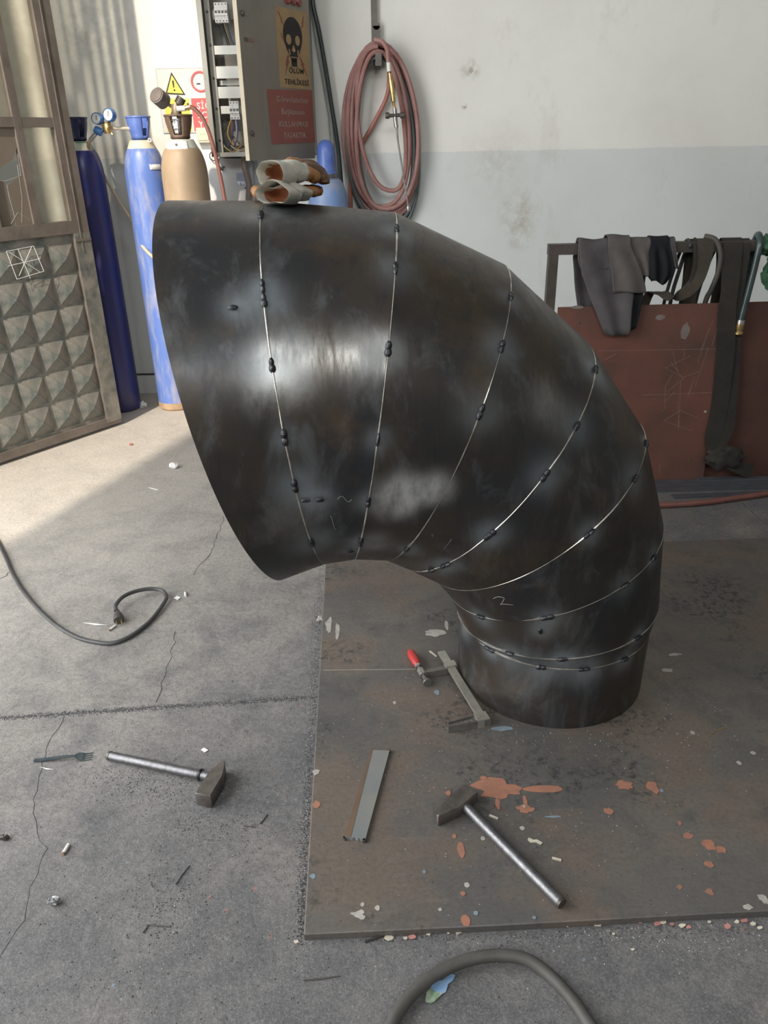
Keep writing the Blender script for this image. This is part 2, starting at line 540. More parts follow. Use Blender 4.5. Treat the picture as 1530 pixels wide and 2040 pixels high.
M_SUNPANE = mat('sun_blocking_sheet', (0.80, 0.84, 0.86), (0.74, 0.78, 0.80), 3, .6)
o = MB().box((.35, -4.6, 5.5), (5.5, .02, 1.5)).build('added_sun_pane', M_SUNPANE); tag(o, 'added solid pane blocking the sun in the unseen rear window', kind='structure')  # opaque pane, added to keep sun from entering at the back
o = MB().box((5.4, .3, 3.75), (.2, 10, 7.7)).build('wall_right', M_DINGY); tag(o, 'plain side wall', kind='structure')
o = MB().box((1.2, .3, 7.7), (8.6, 10, .2)).build('ceiling', M_CEIL); tag(o, 'sheet roof underside', kind='structure')
o = MB().box((GX - .05, -0.76, (GH + FZ) / 2), (.035, .04, GH - FZ)).build('trim_1', M_GATE); tag(o, 'brown gate mullion post', kind='structure')
# thin cable clipped along the foot of the wall
mb = MB().tube([(-2.6, WY - .006, .12), (-1.6, WY - .006, .115), (-.9, WY - .006, .118)], .006, 8)
o = mb.build('wall_cable', M_BLACKRUB); tag(o, 'thin dark cable run along the foot of the wall behind the cylinders', 'cable')

# ------------------------------------------------------------------ steel floor plate
pl_o, pl_x, pl_y = V((-0.187, 1.088, 0)), V((.9995, .0316, 0)), V((-.0316, .9995, 0))
T_ = thing('steel_floor_plate', 'big worn brown steel plate lying flat under the elbow pipe', 'steel plate', pl_o + pl_x * 1.3 + pl_y * .84 + V((0, 0, FZ)))
mb = MB()
def platept(a, b, z): return pl_o + pl_x * a + pl_y * b + V((0, 0, z))
ol = [(0.0, 0.0), (.4, -.001), (.9, .002), (1.6, .0), (2.6, .0), (2.6, 1.69), (0, 1.69), (.001, .8)]
mb.add([platept(a, b, FZ + .001) for a, b in ol] + [platept(a, b, -.002) for a, b in ol] + [platept(a * .998 + .002, b * .998 + .002, 0) for a, b in ol],
       [tuple(range(8))[::-1], tuple(range(16, 24))] + [(i, (i + 1) % 8, (i + 1) % 8 + 8, i + 8) for i in range(8)] + [(i + 8, (i + 1) % 8 + 8, (i + 1) % 8 + 16, i + 16) for i in range(8)])
PLATE_SHEET = mb.build('plate_sheet', M_PLATE, T_)
M_OR = mat('orange_primer_paint', (0.37, 0.165, 0.105), (0.27, 0.135, 0.095), 40, .7)
M_PALE = mat('pale_paint_drip', (0.42, 0.40, 0.355), (0.30, 0.29, 0.27), 40, .7)
M_BLUEP = mat('blue_paint_drip', (0.20, 0.27, 0.32), (0.16, 0.20, 0.23), 40, .7)
SPL = [0]
def splash(px, py, w, h, m, spiky=.25, rot=0, parent=None, z=0.0002, n=22):
    SPL[0] += 1; z = .0002 + .00006 * (SPL[0] % 12)
    c = floor_at(px, py, z)
    rx = (floor_at(px + w / 2, py, z) - c).length
    ry = (floor_at(px, py - h / 2, z) - c).length
    pts = []
    ph = random.uniform(0, 9)
    for i in range(n):
        a = 2 * PI * i / n
        k = 1 + spiky * (noise.noise(V((math.cos(a) * 1.3 + ph, math.sin(a) * 1.3, ph)))) * 1.4 + spiky * random.uniform(-.35, .35)
        x, y = rx * k * math.cos(a), ry * k * math.sin(a)
        pts.append((x * math.cos(rot) - y * math.sin(rot), x * math.sin(rot) + y * math.cos(rot)))
    mb = MB().prism(pts, .0005, Matrix.Translation(c))
    return mb.build('paint_splash', m, parent if parent is not None else T_)
for a in [(985, 1570, 88, 38, M_OR, .5), (1082, 1572, 82, 13, M_OR, .12), (1046, 1612, 34, 15, M_OR, .4), (1047, 1597, 9, 20, M_OR, .3), (918, 1693, 15, 27, M_OR, .2),
          (905, 1666, 8, 8, M_OR, .2), (928, 1834, 19, 22, M_OR, .15), (922, 1780, 10, 9, M_OR, .2), (1246, 1565, 40, 16, M_OR, .4), (1300, 1569, 22, 17, M_OR, .4),
          (1212, 1616, 19, 13, M_OR, .3), (1370, 1665, 18, 11, M_OR, .3), (1415, 1684, 26, 18, M_OR, .4), (1438, 1694, 20, 13, M_OR, .4), (1414, 1777, 15, 11, M_OR, .3),
          (1354, 1767, 10, 8, M_OR, .3), (885, 1630, 22, 12, M_OR, .3), (631, 1603, 18, 13, M_OR, .3), (1033, 1571, 12, 10, M_OR, .2), (1354, 1640, 9, 8, M_OR, .3), (893, 1580, 11, 9, M_OR, .2),
          (1412, 1722, 18, 10, M_OR, .3), (963, 1550, 14, 8, M_OR, .4), (992, 1602, 8, 22, M_OR, .4),
          (930, 1763, 11, 10, M_PALE, .15), (752, 1809, 10, 10, M_PALE, .15), (722, 1802, 8, 8, M_PALE, .2), (716, 1822, 26, 14, M_PALE, .5), (630, 1538, 13, 11, M_PALE, .4),
          (962, 1670, 9, 8, M_PALE, .2), (1040, 1650, 10, 8, M_PALE, .2), (877, 1812, 8, 6, M_PALE, .3), (948, 1819, 10, 9, M_BLUEP, .2), (786, 1400, 7, 6, M_PALE, .2), (1044, 1606, 6, 5, M_PALE, .2),
          (655, 1246, 12, 26, M_PALE, .4), (672, 1257, 9, 30, M_PALE, .3), (1520, 1790, 16, 18, M_PALE, .4), (1490, 1808, 18, 10, M_PALE, .4), (866, 1262, 38, 14, M_PALE, .35), (890, 1246, 7, 18, M_PALE, .2),
          (845, 1737, 7, 6, M_BLUEP, .2), (623, 1746, 12, 8, M_BLUEP, .3), (1000, 1452, 40, 9, M_BLUEP, .4), (870, 1380, 11, 8, M_BLUEP, .4), (1064, 1828, 8, 6, M_BLUEP, .2), (1318, 1575, 9, 6, M_BLUEP, .3), (1102, 1627, 30, 4, M_BLUEP, .2),
          (1500, 1500, 10, 6, M_PALE, .3), (1472, 1520, 9, 6, M_PALE, .3), (1380, 1460, 9, 7, M_PALE, .2), (1330, 1335, 24, 6, M_PALE, .4), (1345, 1304, 22, 5, M_PALE, .4)]:
    splash(*a)
mb = MB()
def hair(mb, p, q, z, w=.0016):
    a, b = floor_at(*p, z), floor_at(*q, z)
    mb.bar(a, b, w, .0006)
hair(mb, (645, 1335), (838, 1333), .0004)
mb.build('scribe_line', M_PALE, T_)
mb = MB().tube([floor_at(x, y, .001) for x, y in [(1412, 1466), (1425, 1456), (1437, 1451), (1450, 1450)]], .0012, 6)
o = mb.build('wire_scrap', M_BRASS); tag(o, 'tiny curled brass wire scrap on the plate right of the elbow base', 'wire')

# ================================================================== THE ELBOW
E_C, E_PHI = V((0.509, 1.986, 0)), 3.1677
# rings: distance along the bend, height, tilt, radius
RINGS = [(.8896, .9120, -1.8124, .4958), (.7202, .9284, -1.6915, .4638), (.5351, .9165, -1.4185, .4449), (.3635, .8499, -1.1574, .4151), (.2229, .7350, -.8665, .3882),
         (.0980, .5993, -.6451, .3553), (.0244, .4256, -.3789, .3211), (-.0028, .2543, -.1232, .2970), (.0005, .2057, .0, .2836), (0, .0008, 0, .2820)]
E_E = V((math.cos(E_PHI), math.sin(E_PHI), 0))
E_N = V((-math.sin(E_PHI), math.cos(E_PHI), 0))
def ring_pt(k, T, dr=0.0):
    u, z, al, r = RINGS[k]
    rad = E_E * math.cos(al) + V((0, 0, math.sin(al)))
    return E_C + E_E * u + V((0, 0, z)) + (rad * math.cos(T) + E_N * math.sin(T)) * (r + dr)
def seg_pt(k, f, T, dr=0.0):
    return ring_pt(k, T, dr).lerp(ring_pt(k + 1, T, dr), f)
def seg_n(k, f, T):
    a = seg_pt(k, f, T + .02) - seg_pt(k, f, T - .02)
    b = ring_pt(k + 1, T) - ring_pt(k, T)
    n = a.cross(b).normalized()
    c = (E_C + E_E * RINGS[k][0] + V((0, 0, RINGS[k][1])))
    return n if n.dot(seg_pt(k, f, T) - c) > 0 else -n
TACKS = {1: [2.836, 2.33, 2.26, 1.963, 1.641, 1.396, .977], 2: [2.819, 2.487, 2.059, 1.632, 1.283, .942], 3: [2.662, 2.295, 1.92, .916], 4: [2.714, 2.217, 1.859, 1.37, .951, .794],
         5: [2.766, 2.365, 1.824], 6: [2.382, 1.99, 1.309, .681], 7: [2.182, 1.405, .916], 8: [2.103, 1.641, 1.23, .672]}
SPOT = [(0, .7, 2.234), (1, .1, 1.309), (1, .3, 1.309), (1, .8, .82), (6, .3, 1.239)]
tack_p = [(ring_pt(k, t), random.uniform(.018, .038), random.uniform(.5, 1.05)) for k, l in TACKS.items() for t in l]
tack_p += [(seg_pt(*s), .022, .7) for s in SPOT]
# tacks on the far side of the pipe, at the same spacing
for k in TACKS:
    for t in (-.6, -1.3, -2.0, -2.7):
        tack_p.append((ring_pt(k, t + .1 * k), .03, .8))
GROUND = [(seg_pt(2, .45, 1.38), .052, .95), (seg_pt(2, .85, 1.45), .042, .9), (seg_pt(2, .4, 1.27), .04, .7), (seg_pt(1, .12, 1.9), .05, .35), (seg_pt(0, .9, 1.85), .05, .35), (seg_pt(0, .86, 1.2), .06, .22),
          (seg_pt(3, .62, 2.2), .05, .22), (seg_pt(1, .85, 2.05), .05, .3), (seg_pt(0, .9, 2.9), .08, .2), (seg_pt(8, .3, 1.0), .06, .18), (seg_pt(2, .3, .95), .05, .3)]
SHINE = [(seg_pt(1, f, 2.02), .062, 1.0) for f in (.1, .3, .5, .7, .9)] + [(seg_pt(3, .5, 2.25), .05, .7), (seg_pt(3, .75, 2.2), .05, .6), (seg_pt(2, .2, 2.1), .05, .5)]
EL = thing('pipe_elbow', 'large dark steel reducing elbow tacked together from ring segments, gloves on top', 'pipe elbow', (E_C.x, E_C.y, 0))
NT_, NL = 200, 14
for k in range(9):
    L = (ring_pt(k + 1, PI / 2) - ring_pt(k, PI / 2)).length
    g = min(.0016 / max(L, .02), .12)
    mb = MB()
    vs, heat_sheen, grd, shn = [], [], [], []
    for j in range(NL + 1):
        f = j / NL
        ff = g + (1 - 2 * g) * f
        if k == 0: ff = f * (1 - g)
        if k == 8: ff = g + (1 - g) * f
        for i in range(NT_):
            t = 2 * PI * i / NT_
            p = seg_pt(k, ff, t)
            h = 0
            dz = 0
            for c, s, w in tack_p:
                d2 = (p - c).length_squared
                if d2 < .03:
                    h += w * math.exp(-d2 / (2 * s * s))
                    dz += math.exp(-d2 / (2 * .026 ** 2))
            q = 0
            for c, s, w in GROUND:
                d2 = (p - c).length_squared
                if d2 < .09: q += w * math.exp(-(d2 / (s * s)) ** 1.5)
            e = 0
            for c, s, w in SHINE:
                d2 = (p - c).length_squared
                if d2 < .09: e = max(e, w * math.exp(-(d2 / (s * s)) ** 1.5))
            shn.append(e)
            wob = noise.noise(p * 5.0) * .0018
            nrm = seg_n(k, min(max(ff, .01), .99), t)
            vs.append(p + nrm * (wob - .0035 * min(dz, 1)))
            heat_sheen.append(min(h, 1)); grd.append(min(q, 1))
    base = len(vs)
    for j in range(NL + 1):
        for i in range(NT_):
            o_ = vs[j * NT_ + i]
            f = j / NL
            vs.append(o_ - seg_n(k, f * .98 + .01, 2 * PI * i / NT_) * .006)
    fs = []
    for j in range(NL):
        for i in range(NT_):
            l = (i + 1) % NT_
            fs.append((j * NT_ + i, j * NT_ + l, (j + 1) * NT_ + l, (j + 1) * NT_ + i))
            fs.append((base + j * NT_ + i, base + (j + 1) * NT_ + i, base + (j + 1) * NT_ + l, base + j * NT_ + l))
    for j in (0, NL):
        for i in range(NT_):
            l = (i + 1) % NT_
            q = (j * NT_ + i, base + j * NT_ + i, base + j * NT_ + l, j * NT_ + l)
            fs.append(q)
    mb.add(vs, fs)
    o = mb.build('pipe_segment', M_STEEL, EL, sharp=50)
    for nm, arr in (('temper_sheen', heat_sheen), ('ground', grd), ('shine', shn)):
        a = o.data.attributes.new(nm, 'FLOAT', 'POINT')
        a.data.foreach_set('value', arr + arr)
for k in range(1, 9):
    # the bare bright edge showing in the open joint
    mb = MB()
    pts, rr = [], []
    for i in range(240):
        t = 2 * PI * i / 240
        q = noise.noise(V((math.cos(t) * 3, math.sin(t) * 3, k * 3.7)))
        pts.append(ring_pt(k, t, -.0012))
        rr.append(max(.0007, .0017 + .0016 * q))
    mb.tube(pts, rr, 6, closed=True)
    mb.build('seam_edge', M_EDGE, EL)
def tack(p, nrm, along, ln, w, h=.004):
    mb = MB()
    side = nrm.cross(along).normalized()
    k = max(1, int(ln / .011))
    for i in range(k):
        c = p + along * ((i + .5) / k - .5) * ln + nrm * (h * .2)
        R = (ln / k) * .75
        m = frame(c, along * R, side * (w * random.uniform(.8, 1.15)), nrm * (h * random.uniform(.8, 1.3)))
        mb.lathe([(math.cos(a) , math.sin(a)) for a in [-PI / 2 + PI * q / 6 for q in range(7)]], m, 10)
    mb.build('tack_weld', M_WELD, EL)
for k, l in TACKS.items():
    for t in l:
        tg = (ring_pt(k, t + .01) - ring_pt(k, t - .01)).normalized()
        tack(ring_pt(k, t), seg_n(k, .001, t), tg, random.uniform(.018, .034), random.uniform(.0055, .0075), .0052)
for s in SPOT:
    tg = (seg_pt(s[0], s[1] + .02, s[2]) - seg_pt(s[0], s[1] - .02, s[2])).normalized()
    tack(seg_pt(*s), seg_n(*s), tg, .014, .005, .003)
mb = MB().tube(catmull([seg_pt(5, f, t) + seg_n(5, f, t) * .0006 for f, t in [(.3, .97), (.275, 1.0), (.275, 1.03), (.325, 1.06), (.375, 1.05), (.475, 1.01), (.48, 1.0), (.5, 1.05), (.55, 1.1)]], 4), .0008, 5)
mb.build('chalk_numeral', M_PALE, EL)
for k, a, b in [(1, (.55, 1.31), (.75, 1.31)), (1, (.42, 1.2), (.5, 1.1)), (3, (.55, 1.2), (.62, 1.1)), (3, (.2, 1.15), (.3, 1.12))]:
    mb = MB().tube([seg_pt(k, a[0] + (b[0] - a[0]) * i / 6, a[1] + (b[1] - a[1]) * i / 6 + .02 * math.sin(i)) + seg_n(k, a[0], a[1]) * .0006 for i in range(7)], .0004, 5)
    mb.build('scratch', M_PALE, EL)

# ================================================================== GATE LEAF (left)
LO = V((-1.601, 4.532, 0)); LD = V((.57296, .81958, 0)); LN = V((.81958, -.57296, 0))
def lp(s, z, n=0.0): return LO + LD * s + LN * n + V((0, 0, z))
def lbox(mb, s0, s1, z0, z1, n0, n1):
    c = lp((s0 + s1) / 2, (z0 + z1) / 2, (n0 + n1) / 2)
    return mb.box(c, (s1 - s0, n1 - n0, z1 - z0), Matrix((LD, LN, V((0, 0, 1)))).transposed())
W_ = -1.98
GL = thing('gate_leaf', 'brown metal gate leaf with dusty glass panes above an embossed lower panel', 'gate', lp(-.9, FZ + .02))
lbox(MB(), -.10, 0, .0, 4.7, -.04, 0).build('stile', M_GATE, GL)
lbox(MB(), -.062, -.056, 1.0, 4.7, 0, .005).build('stile_bead', M_GATE, GL)
lbox(MB(), W_, W_ + .1, .0, 4.7, -.04, 0).build('stile', M_GATE, GL)
lbox(MB(), W_ + .1, -.1, 1.103, 1.168, -.04, 0).build('rail', M_GATE, GL)
lbox(MB(), W_ + .1, -.1, 1.62, 1.665, -.036, -.002).build('rail', M_GATE, GL)
lbox(MB(), W_ + .1, -.1, 2.30, 2.345, -.036, -.002).build('rail', M_GATE, GL)
lbox(MB(), W_ + .1, -.1, 3.40, 3.445, -.036, -.002).build('rail', M_GATE, GL)
lbox(MB(), W_ + .1, -.1, 4.62, 4.7, -.04, 0).build('rail', M_GATE, GL)
lbox(MB(), W_ + .1, -.1, .0, .045, -.04, 0).build('rail', M_GATE, GL)
edges = [-.10]
s = -.28
while s > W_ + .3:
    lbox(MB(), s - .042, s, 1.168, 4.62, -.034, -.001).build('mullion', M_GATE, GL)
    s -= .222
def glass_mat(name, tint, dirt, amount):
    m = bpy.data.materials.new(name); m.use_nodes = True
    nt = m.node_tree; nt.nodes.clear()
    out = nt.nodes.new('ShaderNodeOutputMaterial')
    tr = nt.nodes.new('ShaderNodeBsdfTransparent'); tr.inputs[0].default_value = lin(tint)
    gl = nt.nodes.new('ShaderNodeBsdfGlossy'); gl.inputs['Roughness'].default_value = .08
    df = nt.nodes.new('ShaderNodeBsdfDiffuse'); df.inputs[0].default_value = lin(dirt)
    tl = nt.nodes.new('ShaderNodeBsdfTranslucent'); tl.inputs[0].default_value = lin(dirt)
    a = nt.nodes.new('ShaderNodeMixShader'); a.inputs[0].default_value = .06
    nt.links.new(tr.outputs[0], a.inputs[1]); nt.links.new(gl.outputs[0], a.inputs[2])
    d2 = nt.nodes.new('ShaderNodeMixShader'); d2.inputs[0].default_value = .35
    nt.links.new(df.outputs[0], d2.inputs[1]); nt.links.new(tl.outputs[0], d2.inputs[2])
    nz = nt.nodes.new('ShaderNodeTexNoise'); nz.inputs['Scale'].default_value = 6; nz.inputs['Detail'].default_value = 7
    g = nt.nodes.new('ShaderNodeNewGeometry'); nt.links.new(g.outputs['Position'], nz.inputs['Vector'])
    mr = nt.nodes.new('ShaderNodeMapRange'); mr.inputs[1].default_value = .3; mr.inputs[2].default_value = .7
    mr.inputs[3].default_value = max(0, amount - .12); mr.inputs[4].default_value = min(1, amount + .12)
    nt.links.new(nz.outputs['Fac'], mr.inputs[0])
    b = nt.nodes.new('ShaderNodeMixShader')
    nt.links.new(mr.outputs[0], b.inputs[0]); nt.links.new(a.outputs[0], b.inputs[1]); nt.links.new(d2.outputs[0], b.inputs[2])
    nt.links.new(b.outputs[0], out.inputs[0])
    return m
M_GLASS = glass_mat('dusty_glass', (.95, .95, .90), (.62, .56, .46), .22)
M_GRIMY = glass_mat('grimy_glass', (.72, .66, .58), (.33, .28, .235), .80)
s0 = -.10
col = 0
while s0 > W_ + .3:
    s1 = -.28 - .222 * col
    for (z0, z1) in ((1.168, 1.62), (1.665, 2.30), (2.345, 3.40), (3.445, 4.62)):
        broken = (col == 1 and z0 < 1.2)
        if not broken:
            lbox(MB(), s1, s0, z0, z1, -.020, -.016).build('glass_pane', M_GLASS, GL)
    s0 = s1 - .042
    col += 1
# the cracked pane: three grimy shards with dark gaps between
sa, sb = -.502, -.322
def shard(pts, n, tilt):
    m = frame(lp(0, 0, n), LD, V((0, 0, 1)) + LN * tilt, LN)
    MB().prism(pts, .004, m).build('glass_shard', M_GRIMY, GL)
shard([(sa, 1.62), (sa, 1.415), (sa + .07, 1.44), (sb - .035, 1.475), (sb, 1.53), (sb, 1.62)], -.020, 0)
shard([(sa, 1.395), (sa, 1.168), (sb - .10, 1.168), (sb - .10, 1.34), (sb - .105, 1.375)], -.024, 0)
shard([(sb - .095, 1.168), (sb, 1.168), (sb, 1.52), (sb - .012, 1.40), (sb - .095, 1.36)], -.018, 0)
mb = MB()
for pts in ([(sa, 1.395), (sb - .105, 1.378), (sb - .012, 1.40), (sb - .006, 1.50)], [(sb - .098, 1.36), (sb - .10, 1.30), (sb - .09, 1.21)], [(sb - .01, 1.19), (sb - .07, 1.23), (sb - .12, 1.18)], [(sb - .02, 1.45), (sb - .03, 1.3), (sb - .06, 1.18)]):
    mb.tube([lp(a, b, -.014) for a, b in pts], .0011, 5)
mb.build('crack_edge', M_PALE, GL)
lbox(MB(), W_ + .1, -.1, .045, 1.103, -.030, -.022).build('lower_panel', M_EMB, GL)
PANEL = [c for c in GL.children if c.name.startswith('lower_panel')][0]
lbox(MB(), -.1, -.0, 1.060, 1.075, 0, .006).build('panel_bead', M_GATE, GL)
lbox(MB(), -.1, .0, .02, 1.103, .0, .002).build('stile_skin', M_EMB, GL)
a_ = .168
pm = MB()
h_ = a_ / 2 * .94
apex, dep = 0.034, .0
mI = Matrix((LD, LN, V((0, 0, 1)))).transposed()
vv = [V((-h_, 0, -h_)), V((h_, 0, -h_)), V((h_, 0, h_)), V((-h_, 0, h_)), V((0, apex, 0))]
pm.add([mI @ p for p in vv], [(0, 1, 4), (1, 2, 4), (2, 3, 4), (3, 0, 4), (3, 2, 1, 0)])
pme = pm.mesh('pyramid_boss', M_EMB, sharp=10)
z = .142
for r in range(6):
    s = -.045 - a_ / 2 - .05
    while s > W_ + .1 + a_ / 2:
        inst(pme, 'pyramid_boss', PANEL, lp(s, z + .0, -.0225))
        s -= a_
    z += a_
# chalk square with crossing lines
mb = MB()
def chalk(a, b):
    mb.tube([lp(*a, .013), lp(*b, .013)], .0013, 5)
c0 = [(-.515, 1.055), (-.36, 1.065), (-.33, .935), (-.49, .915)]
for i in range(4): chalk(c0[i], c0[(i + 1) % 4])
chalk((-.50, 1.05), (-.355, .935)); chalk((-.37, 1.065), (-.475, .93)); chalk((-.52, .985), (-.335, 1.0)); chalk((-.45, 1.06), (-.415, .91))
mb.build('chalk_drawing', M_CHALK, GL)
mb = MB()
for z in (.4, 1.5, 2.8): mb.cyl(lp(W_ - .03, z - .08, -.02), lp(W_ - .03, z + .08, -.02), .025)
mb.build('hinge', M_DARKIRON, GL)
mb = MB(); mb.cyl(lp(W_ - .03, -.02, -.02), lp(W_ - .03, 4.7, -.02), .018); mb.build('hinge_post', M_DARKIRON, GL)

# ================================================================== GAS CYLINDERS
M_NAVY = mat('navy_paint', (0.022, 0.028, 0.16), (0.035, 0.035, 0.10), 5, .32, bump=.03)
M_LBLUE = mat('worn_blue_paint', (0.11, 0.19, 0.50), (0.36, 0.36, 0.42), 16, .4, lo=.45, hi=.78, stretch=(1.5, 1.5, .35))
M_TAN = mat('dusty_tan_paint', (0.46, 0.34, 0.22), (0.33, 0.24, 0.16), 5, .5, stretch=(1, 1, .5))
M_SKY = mat('faded_blue_paint', (0.17, 0.27, 0.50), (0.33, 0.34, 0.40), 9, .42, lo=.42, hi=.7)
M_CUPBLUE = mat('cup_blue', (0.09, 0.16, 0.50), (0.14, 0.22, 0.52), 20, .35)
M_CUPDARK = mat('cup_navy', (0.018, 0.022, 0.075), (0.03, 0.035, 0.09), 20, .35)
M_CUPBROWN = mat('cup_brown', (0.12, 0.075, 0.05), (0.20, 0.13, 0.09), 14, .5)
M_CREAM = mat('cream_label', (0.66, 0.60, 0.45), (0.55, 0.5, 0.4), 20, .6)
M_GREEN = mat('green_label', (0.20, 0.34, 0.20), (0.17, 0.28, 0.18), 20, .6)
M_LABEL = mat('pale_label', (0.62, 0.65, 0.56), (0.5, 0.52, 0.45), 20, .6)
M_RUSTY = mat('rusty_foot', (0.42, 0.30, 0.19), (0.30, 0.2, 0.12), 20, .7)
M_FOIL = mat('crumpled_foil', (0.75, 0.75, 0.74), (0.5, 0.5, 0.5), 40, .28, .9, bump=.4)
CZ = FZ
def gas_cyl(x, y, r, top, body, cup, label, cup_style, band, foot=None, inner=None):
    t = thing('gas_cylinder', label, 'gas cylinder', (x, y, CZ))
    m = Matrix.Translation((x, y, CZ))
    H = top - CZ
    prof = [(r * .86, 0), (r * .97, .012), (r, .04)] + [(r, H - .19)]
    nr = r * .52
    for q in range(1, 9):
        a = q / 8 * PI / 2
        prof.append((nr + (r - nr) * math.cos(a) ** .9 if q < 8 else nr, H - .19 + .155 * math.sin(a) ** 1.15))
    prof += [(nr * .8, H - .02), (nr * .7, H)]
    MB().lathe([(0, 0)] + prof + [(0, H)], m, 40).build('body', body, t)
    if foot:
        MB().lathe([(r * .9, 0), (r * 1.004, .012), (r * 1.004, .05), (r * .99, .055)], m, 40).build('foot_ring', foot, t)
    if band:
        MB().lathe([(r * .755, H - .062), (r * .765, H - .060), (r * .54, H - .006), (r * .50, H - .004)], m, 36).build('collar_label', band, t)
    if cup_style == 'tulip':
        cp = [(.046, .0), (.046, .018), (.049, .03), (.056, .055), (.062, .085), (.064, .108), (.068, .112), (.068, .118)]
        k = r / .115 * 1.0
        full = [(a * k, b * 1.0) for a, b in cp]
        mc = Matrix.Translation((x, y, top)) @ Matrix.Rotation(-.08, 4, 'Z')
        op = (25, 26, 27, 28, 29) if inner is M_FOIL else (13, 14, 15, 31, 32, 33)
        def skip(i, q): return 1 <= i <= 4 and q in op
        b = MB().lathe(full, mc, 36, skip=skip).build('valve_guard', cup, t, solid=.005)
        v = MB().lathe([(0, 0), (.018, 0), (.018, .03), (.012, .032), (.012, .07), (.02, .072), (.02, .088), (0, .09)], Matrix.Translation((x, y, top)), 14)
        v.cyl((x, y, top + .045), (x - .032, y - .012, top + .045), .009, 12)
        v.build('valve', inner or M_BRASS, t)
    else:
        cp = [(.062, -.028), (.062, .0), (.053, .004), (.052, .02), (.0525, .08), (.0515, .115), (.046, .14), (.034, .158), (.018, .168), (0, .171)]
        MB().lathe(cp, Matrix.Translation((x, y, top)), 36).build('valve_cap', cup, t)
        MB().lathe([(.06, -.032), (.064, -.03), (.064, -.012), (.055, -.004)], Matrix.Translation((x, y, top)), 36).build('neck_ring', M_TOOL, t)
    return t
c1 = gas_cyl(-1.695, 4.87, .115, 1.562, M_NAVY, M_CUPDARK, 'dark navy gas cylinder standing in shade behind the gate leaf edge', 'tulip', M_GREEN, inner=M_DARKIRON)
c2 = gas_cyl(-1.345, 4.89, .115, 1.562, M_LBLUE, M_CUPBLUE, 'scuffed bright blue gas cylinder with cream collar beside the tan one', 'tulip', M_CREAM, M_RUSTY)
c3 = gas_cyl(-1.083, 4.74, .128, 1.56, M_TAN, M_CUPBROWN, 'dusty tan gas cylinder with a brown valve guard', 'tulip', M_LABEL, M_RUSTY, inner=M_FOIL)
c4 = gas_cyl(-0.296, 4.93, .118, 1.372, M_SKY, M_CUPBLUE, 'faded blue gas cylinder with a closed domed cap behind the gloves', 'cap', None, M_RUSTY)
def wrap_label(parent, x, y, r, a0, a1, z0, z1, m, r1=None, name='sticker'):
    mb = MB()
    mb.grid(lambda u, v: V((x + (r + ((r1 or r) - r) * v) * math.cos(a0 + (a1 - a0) * u), y + (r + ((r1 or r) - r) * v) * math.sin(a0 + (a1 - a0) * u), z0 + (z1 - z0) * v)), 10, 3)
    return mb.build(name, m, parent, solid=.001)
wrap_label(c1, -1.695, 4.87, .0875, -1.6, -.35, 1.503, 1.548, M_LABEL, .068)
wrap_label(c3, -1.083, 4.74, .0965, -2.3, -.9, 1.503, 1.548, M_PAPER, .075)
wrap_label(c4, -.296, 4.93, .085, -1.7, -1.3, 1.325, 1.340, M_PAPER, .079)
wrap_label(c2, -1.345, 4.89, .1165, -1.05, -.35, 1.405, 1.465, M_PAPER, .100)
mb = MB()
for dx in (0,):
    c = V((-1.083 - .008, 4.74 - .088, 1.53)); mb.box(c, (.011, .003, .011), Matrix.Rotation(PI / 4, 3, 'Y'))
mb.build('diamond_mark', M_DARKIRON, c3)
mb = MB().tube([(-1.345 + .075, 4.89 - .06, 1.567 + .008 * math.sin(a) + .006) if 0 else (-1.345 + .062 + .009 * math.cos(a), 4.89 - .045, 1.556 + .009 * math.sin(a)) for a in [2 * PI * i / 12 for i in range(12)]], .003, 6, closed=True)
mb.build('tag_ring', M_WHITE, c2)
# foil wad in the tan guard
mb = MB()
def foil(u, v):
    a, b = 2 * PI * u, PI * v
    q = V((math.sin(b) * math.cos(a), math.sin(b) * math.sin(a), math.cos(b)))
    r = 1 + .28 * noise.noise(q * 3.1)
    return V((-1.090, 4.715, 1.622)) + V((q.x * .030, q.y * .030, q.z * .048)) * r
mb.grid(foil, 16, 12, cu=True)
mb.build('foil_wad', M_FOIL, c3, sharp=15)

# ------------------------------------------------------------------ regulators
M_REGBLUE = mat('regulator_blue', (0.05, 0.16, 0.42), (0.08, 0.22, 0.5), 20, .3)
M_DIAL = mat('dial_face', (0.78, 0.76, 0.72), (0.7, 0.68, 0.64), 30, .4)
def gauge(parent, c, d, r, rim, boot=False):
    d = V(d).normalized()
    q = d.to_track_quat('Z', 'Y').to_matrix().to_4x4(); q.translation = V(c)
    g = MB().lathe([(0, -.028), (r * .9, -.028), (r, -.02), (r, .006), (r * .93, .012), (r * .86, .012), (r * .84, .006), (0, .006)], q, 28).build('gauge', rim, parent)
    MB().lathe([(0, .0065), (r * .84, .0065), (r * .84, .008), (0, .008)], q, 28).build('dial', M_DIAL, g)
    mb = MB().bar(q @ V((0, -r * .25, .009)), q @ V((r * .12, r * .55, .009)), .003, .0015, up=d)
    mb.build('needle', M_DARKIRON, g)
RB = V((-1.515, 4.80, 1.615))
rg = thing('gas_regulator', 'blue twin-gauge regulator piped to the bright blue cylinder', 'regulator', RB)
gauge(rg, (-1.540, 4.78, 1.668), (-.28, -1, .05), .031, M_REGBLUE)
gauge(rg, (-1.474, 4.79, 1.686), (-.30, -1, .08), .034, M_REGBLUE)
mb = MB().lathe([(0, -.03), (.02, -.03), (.026, -.02), (.028, .0), (.024, .018), (.014, .028), (0, .03)], Matrix.Translation(RB + V((.02, 0, .008))), 20)
mb.cyl(RB + V((.03, 0, .0)), RB + V((.045, -.01, -.03)), .006, 10)
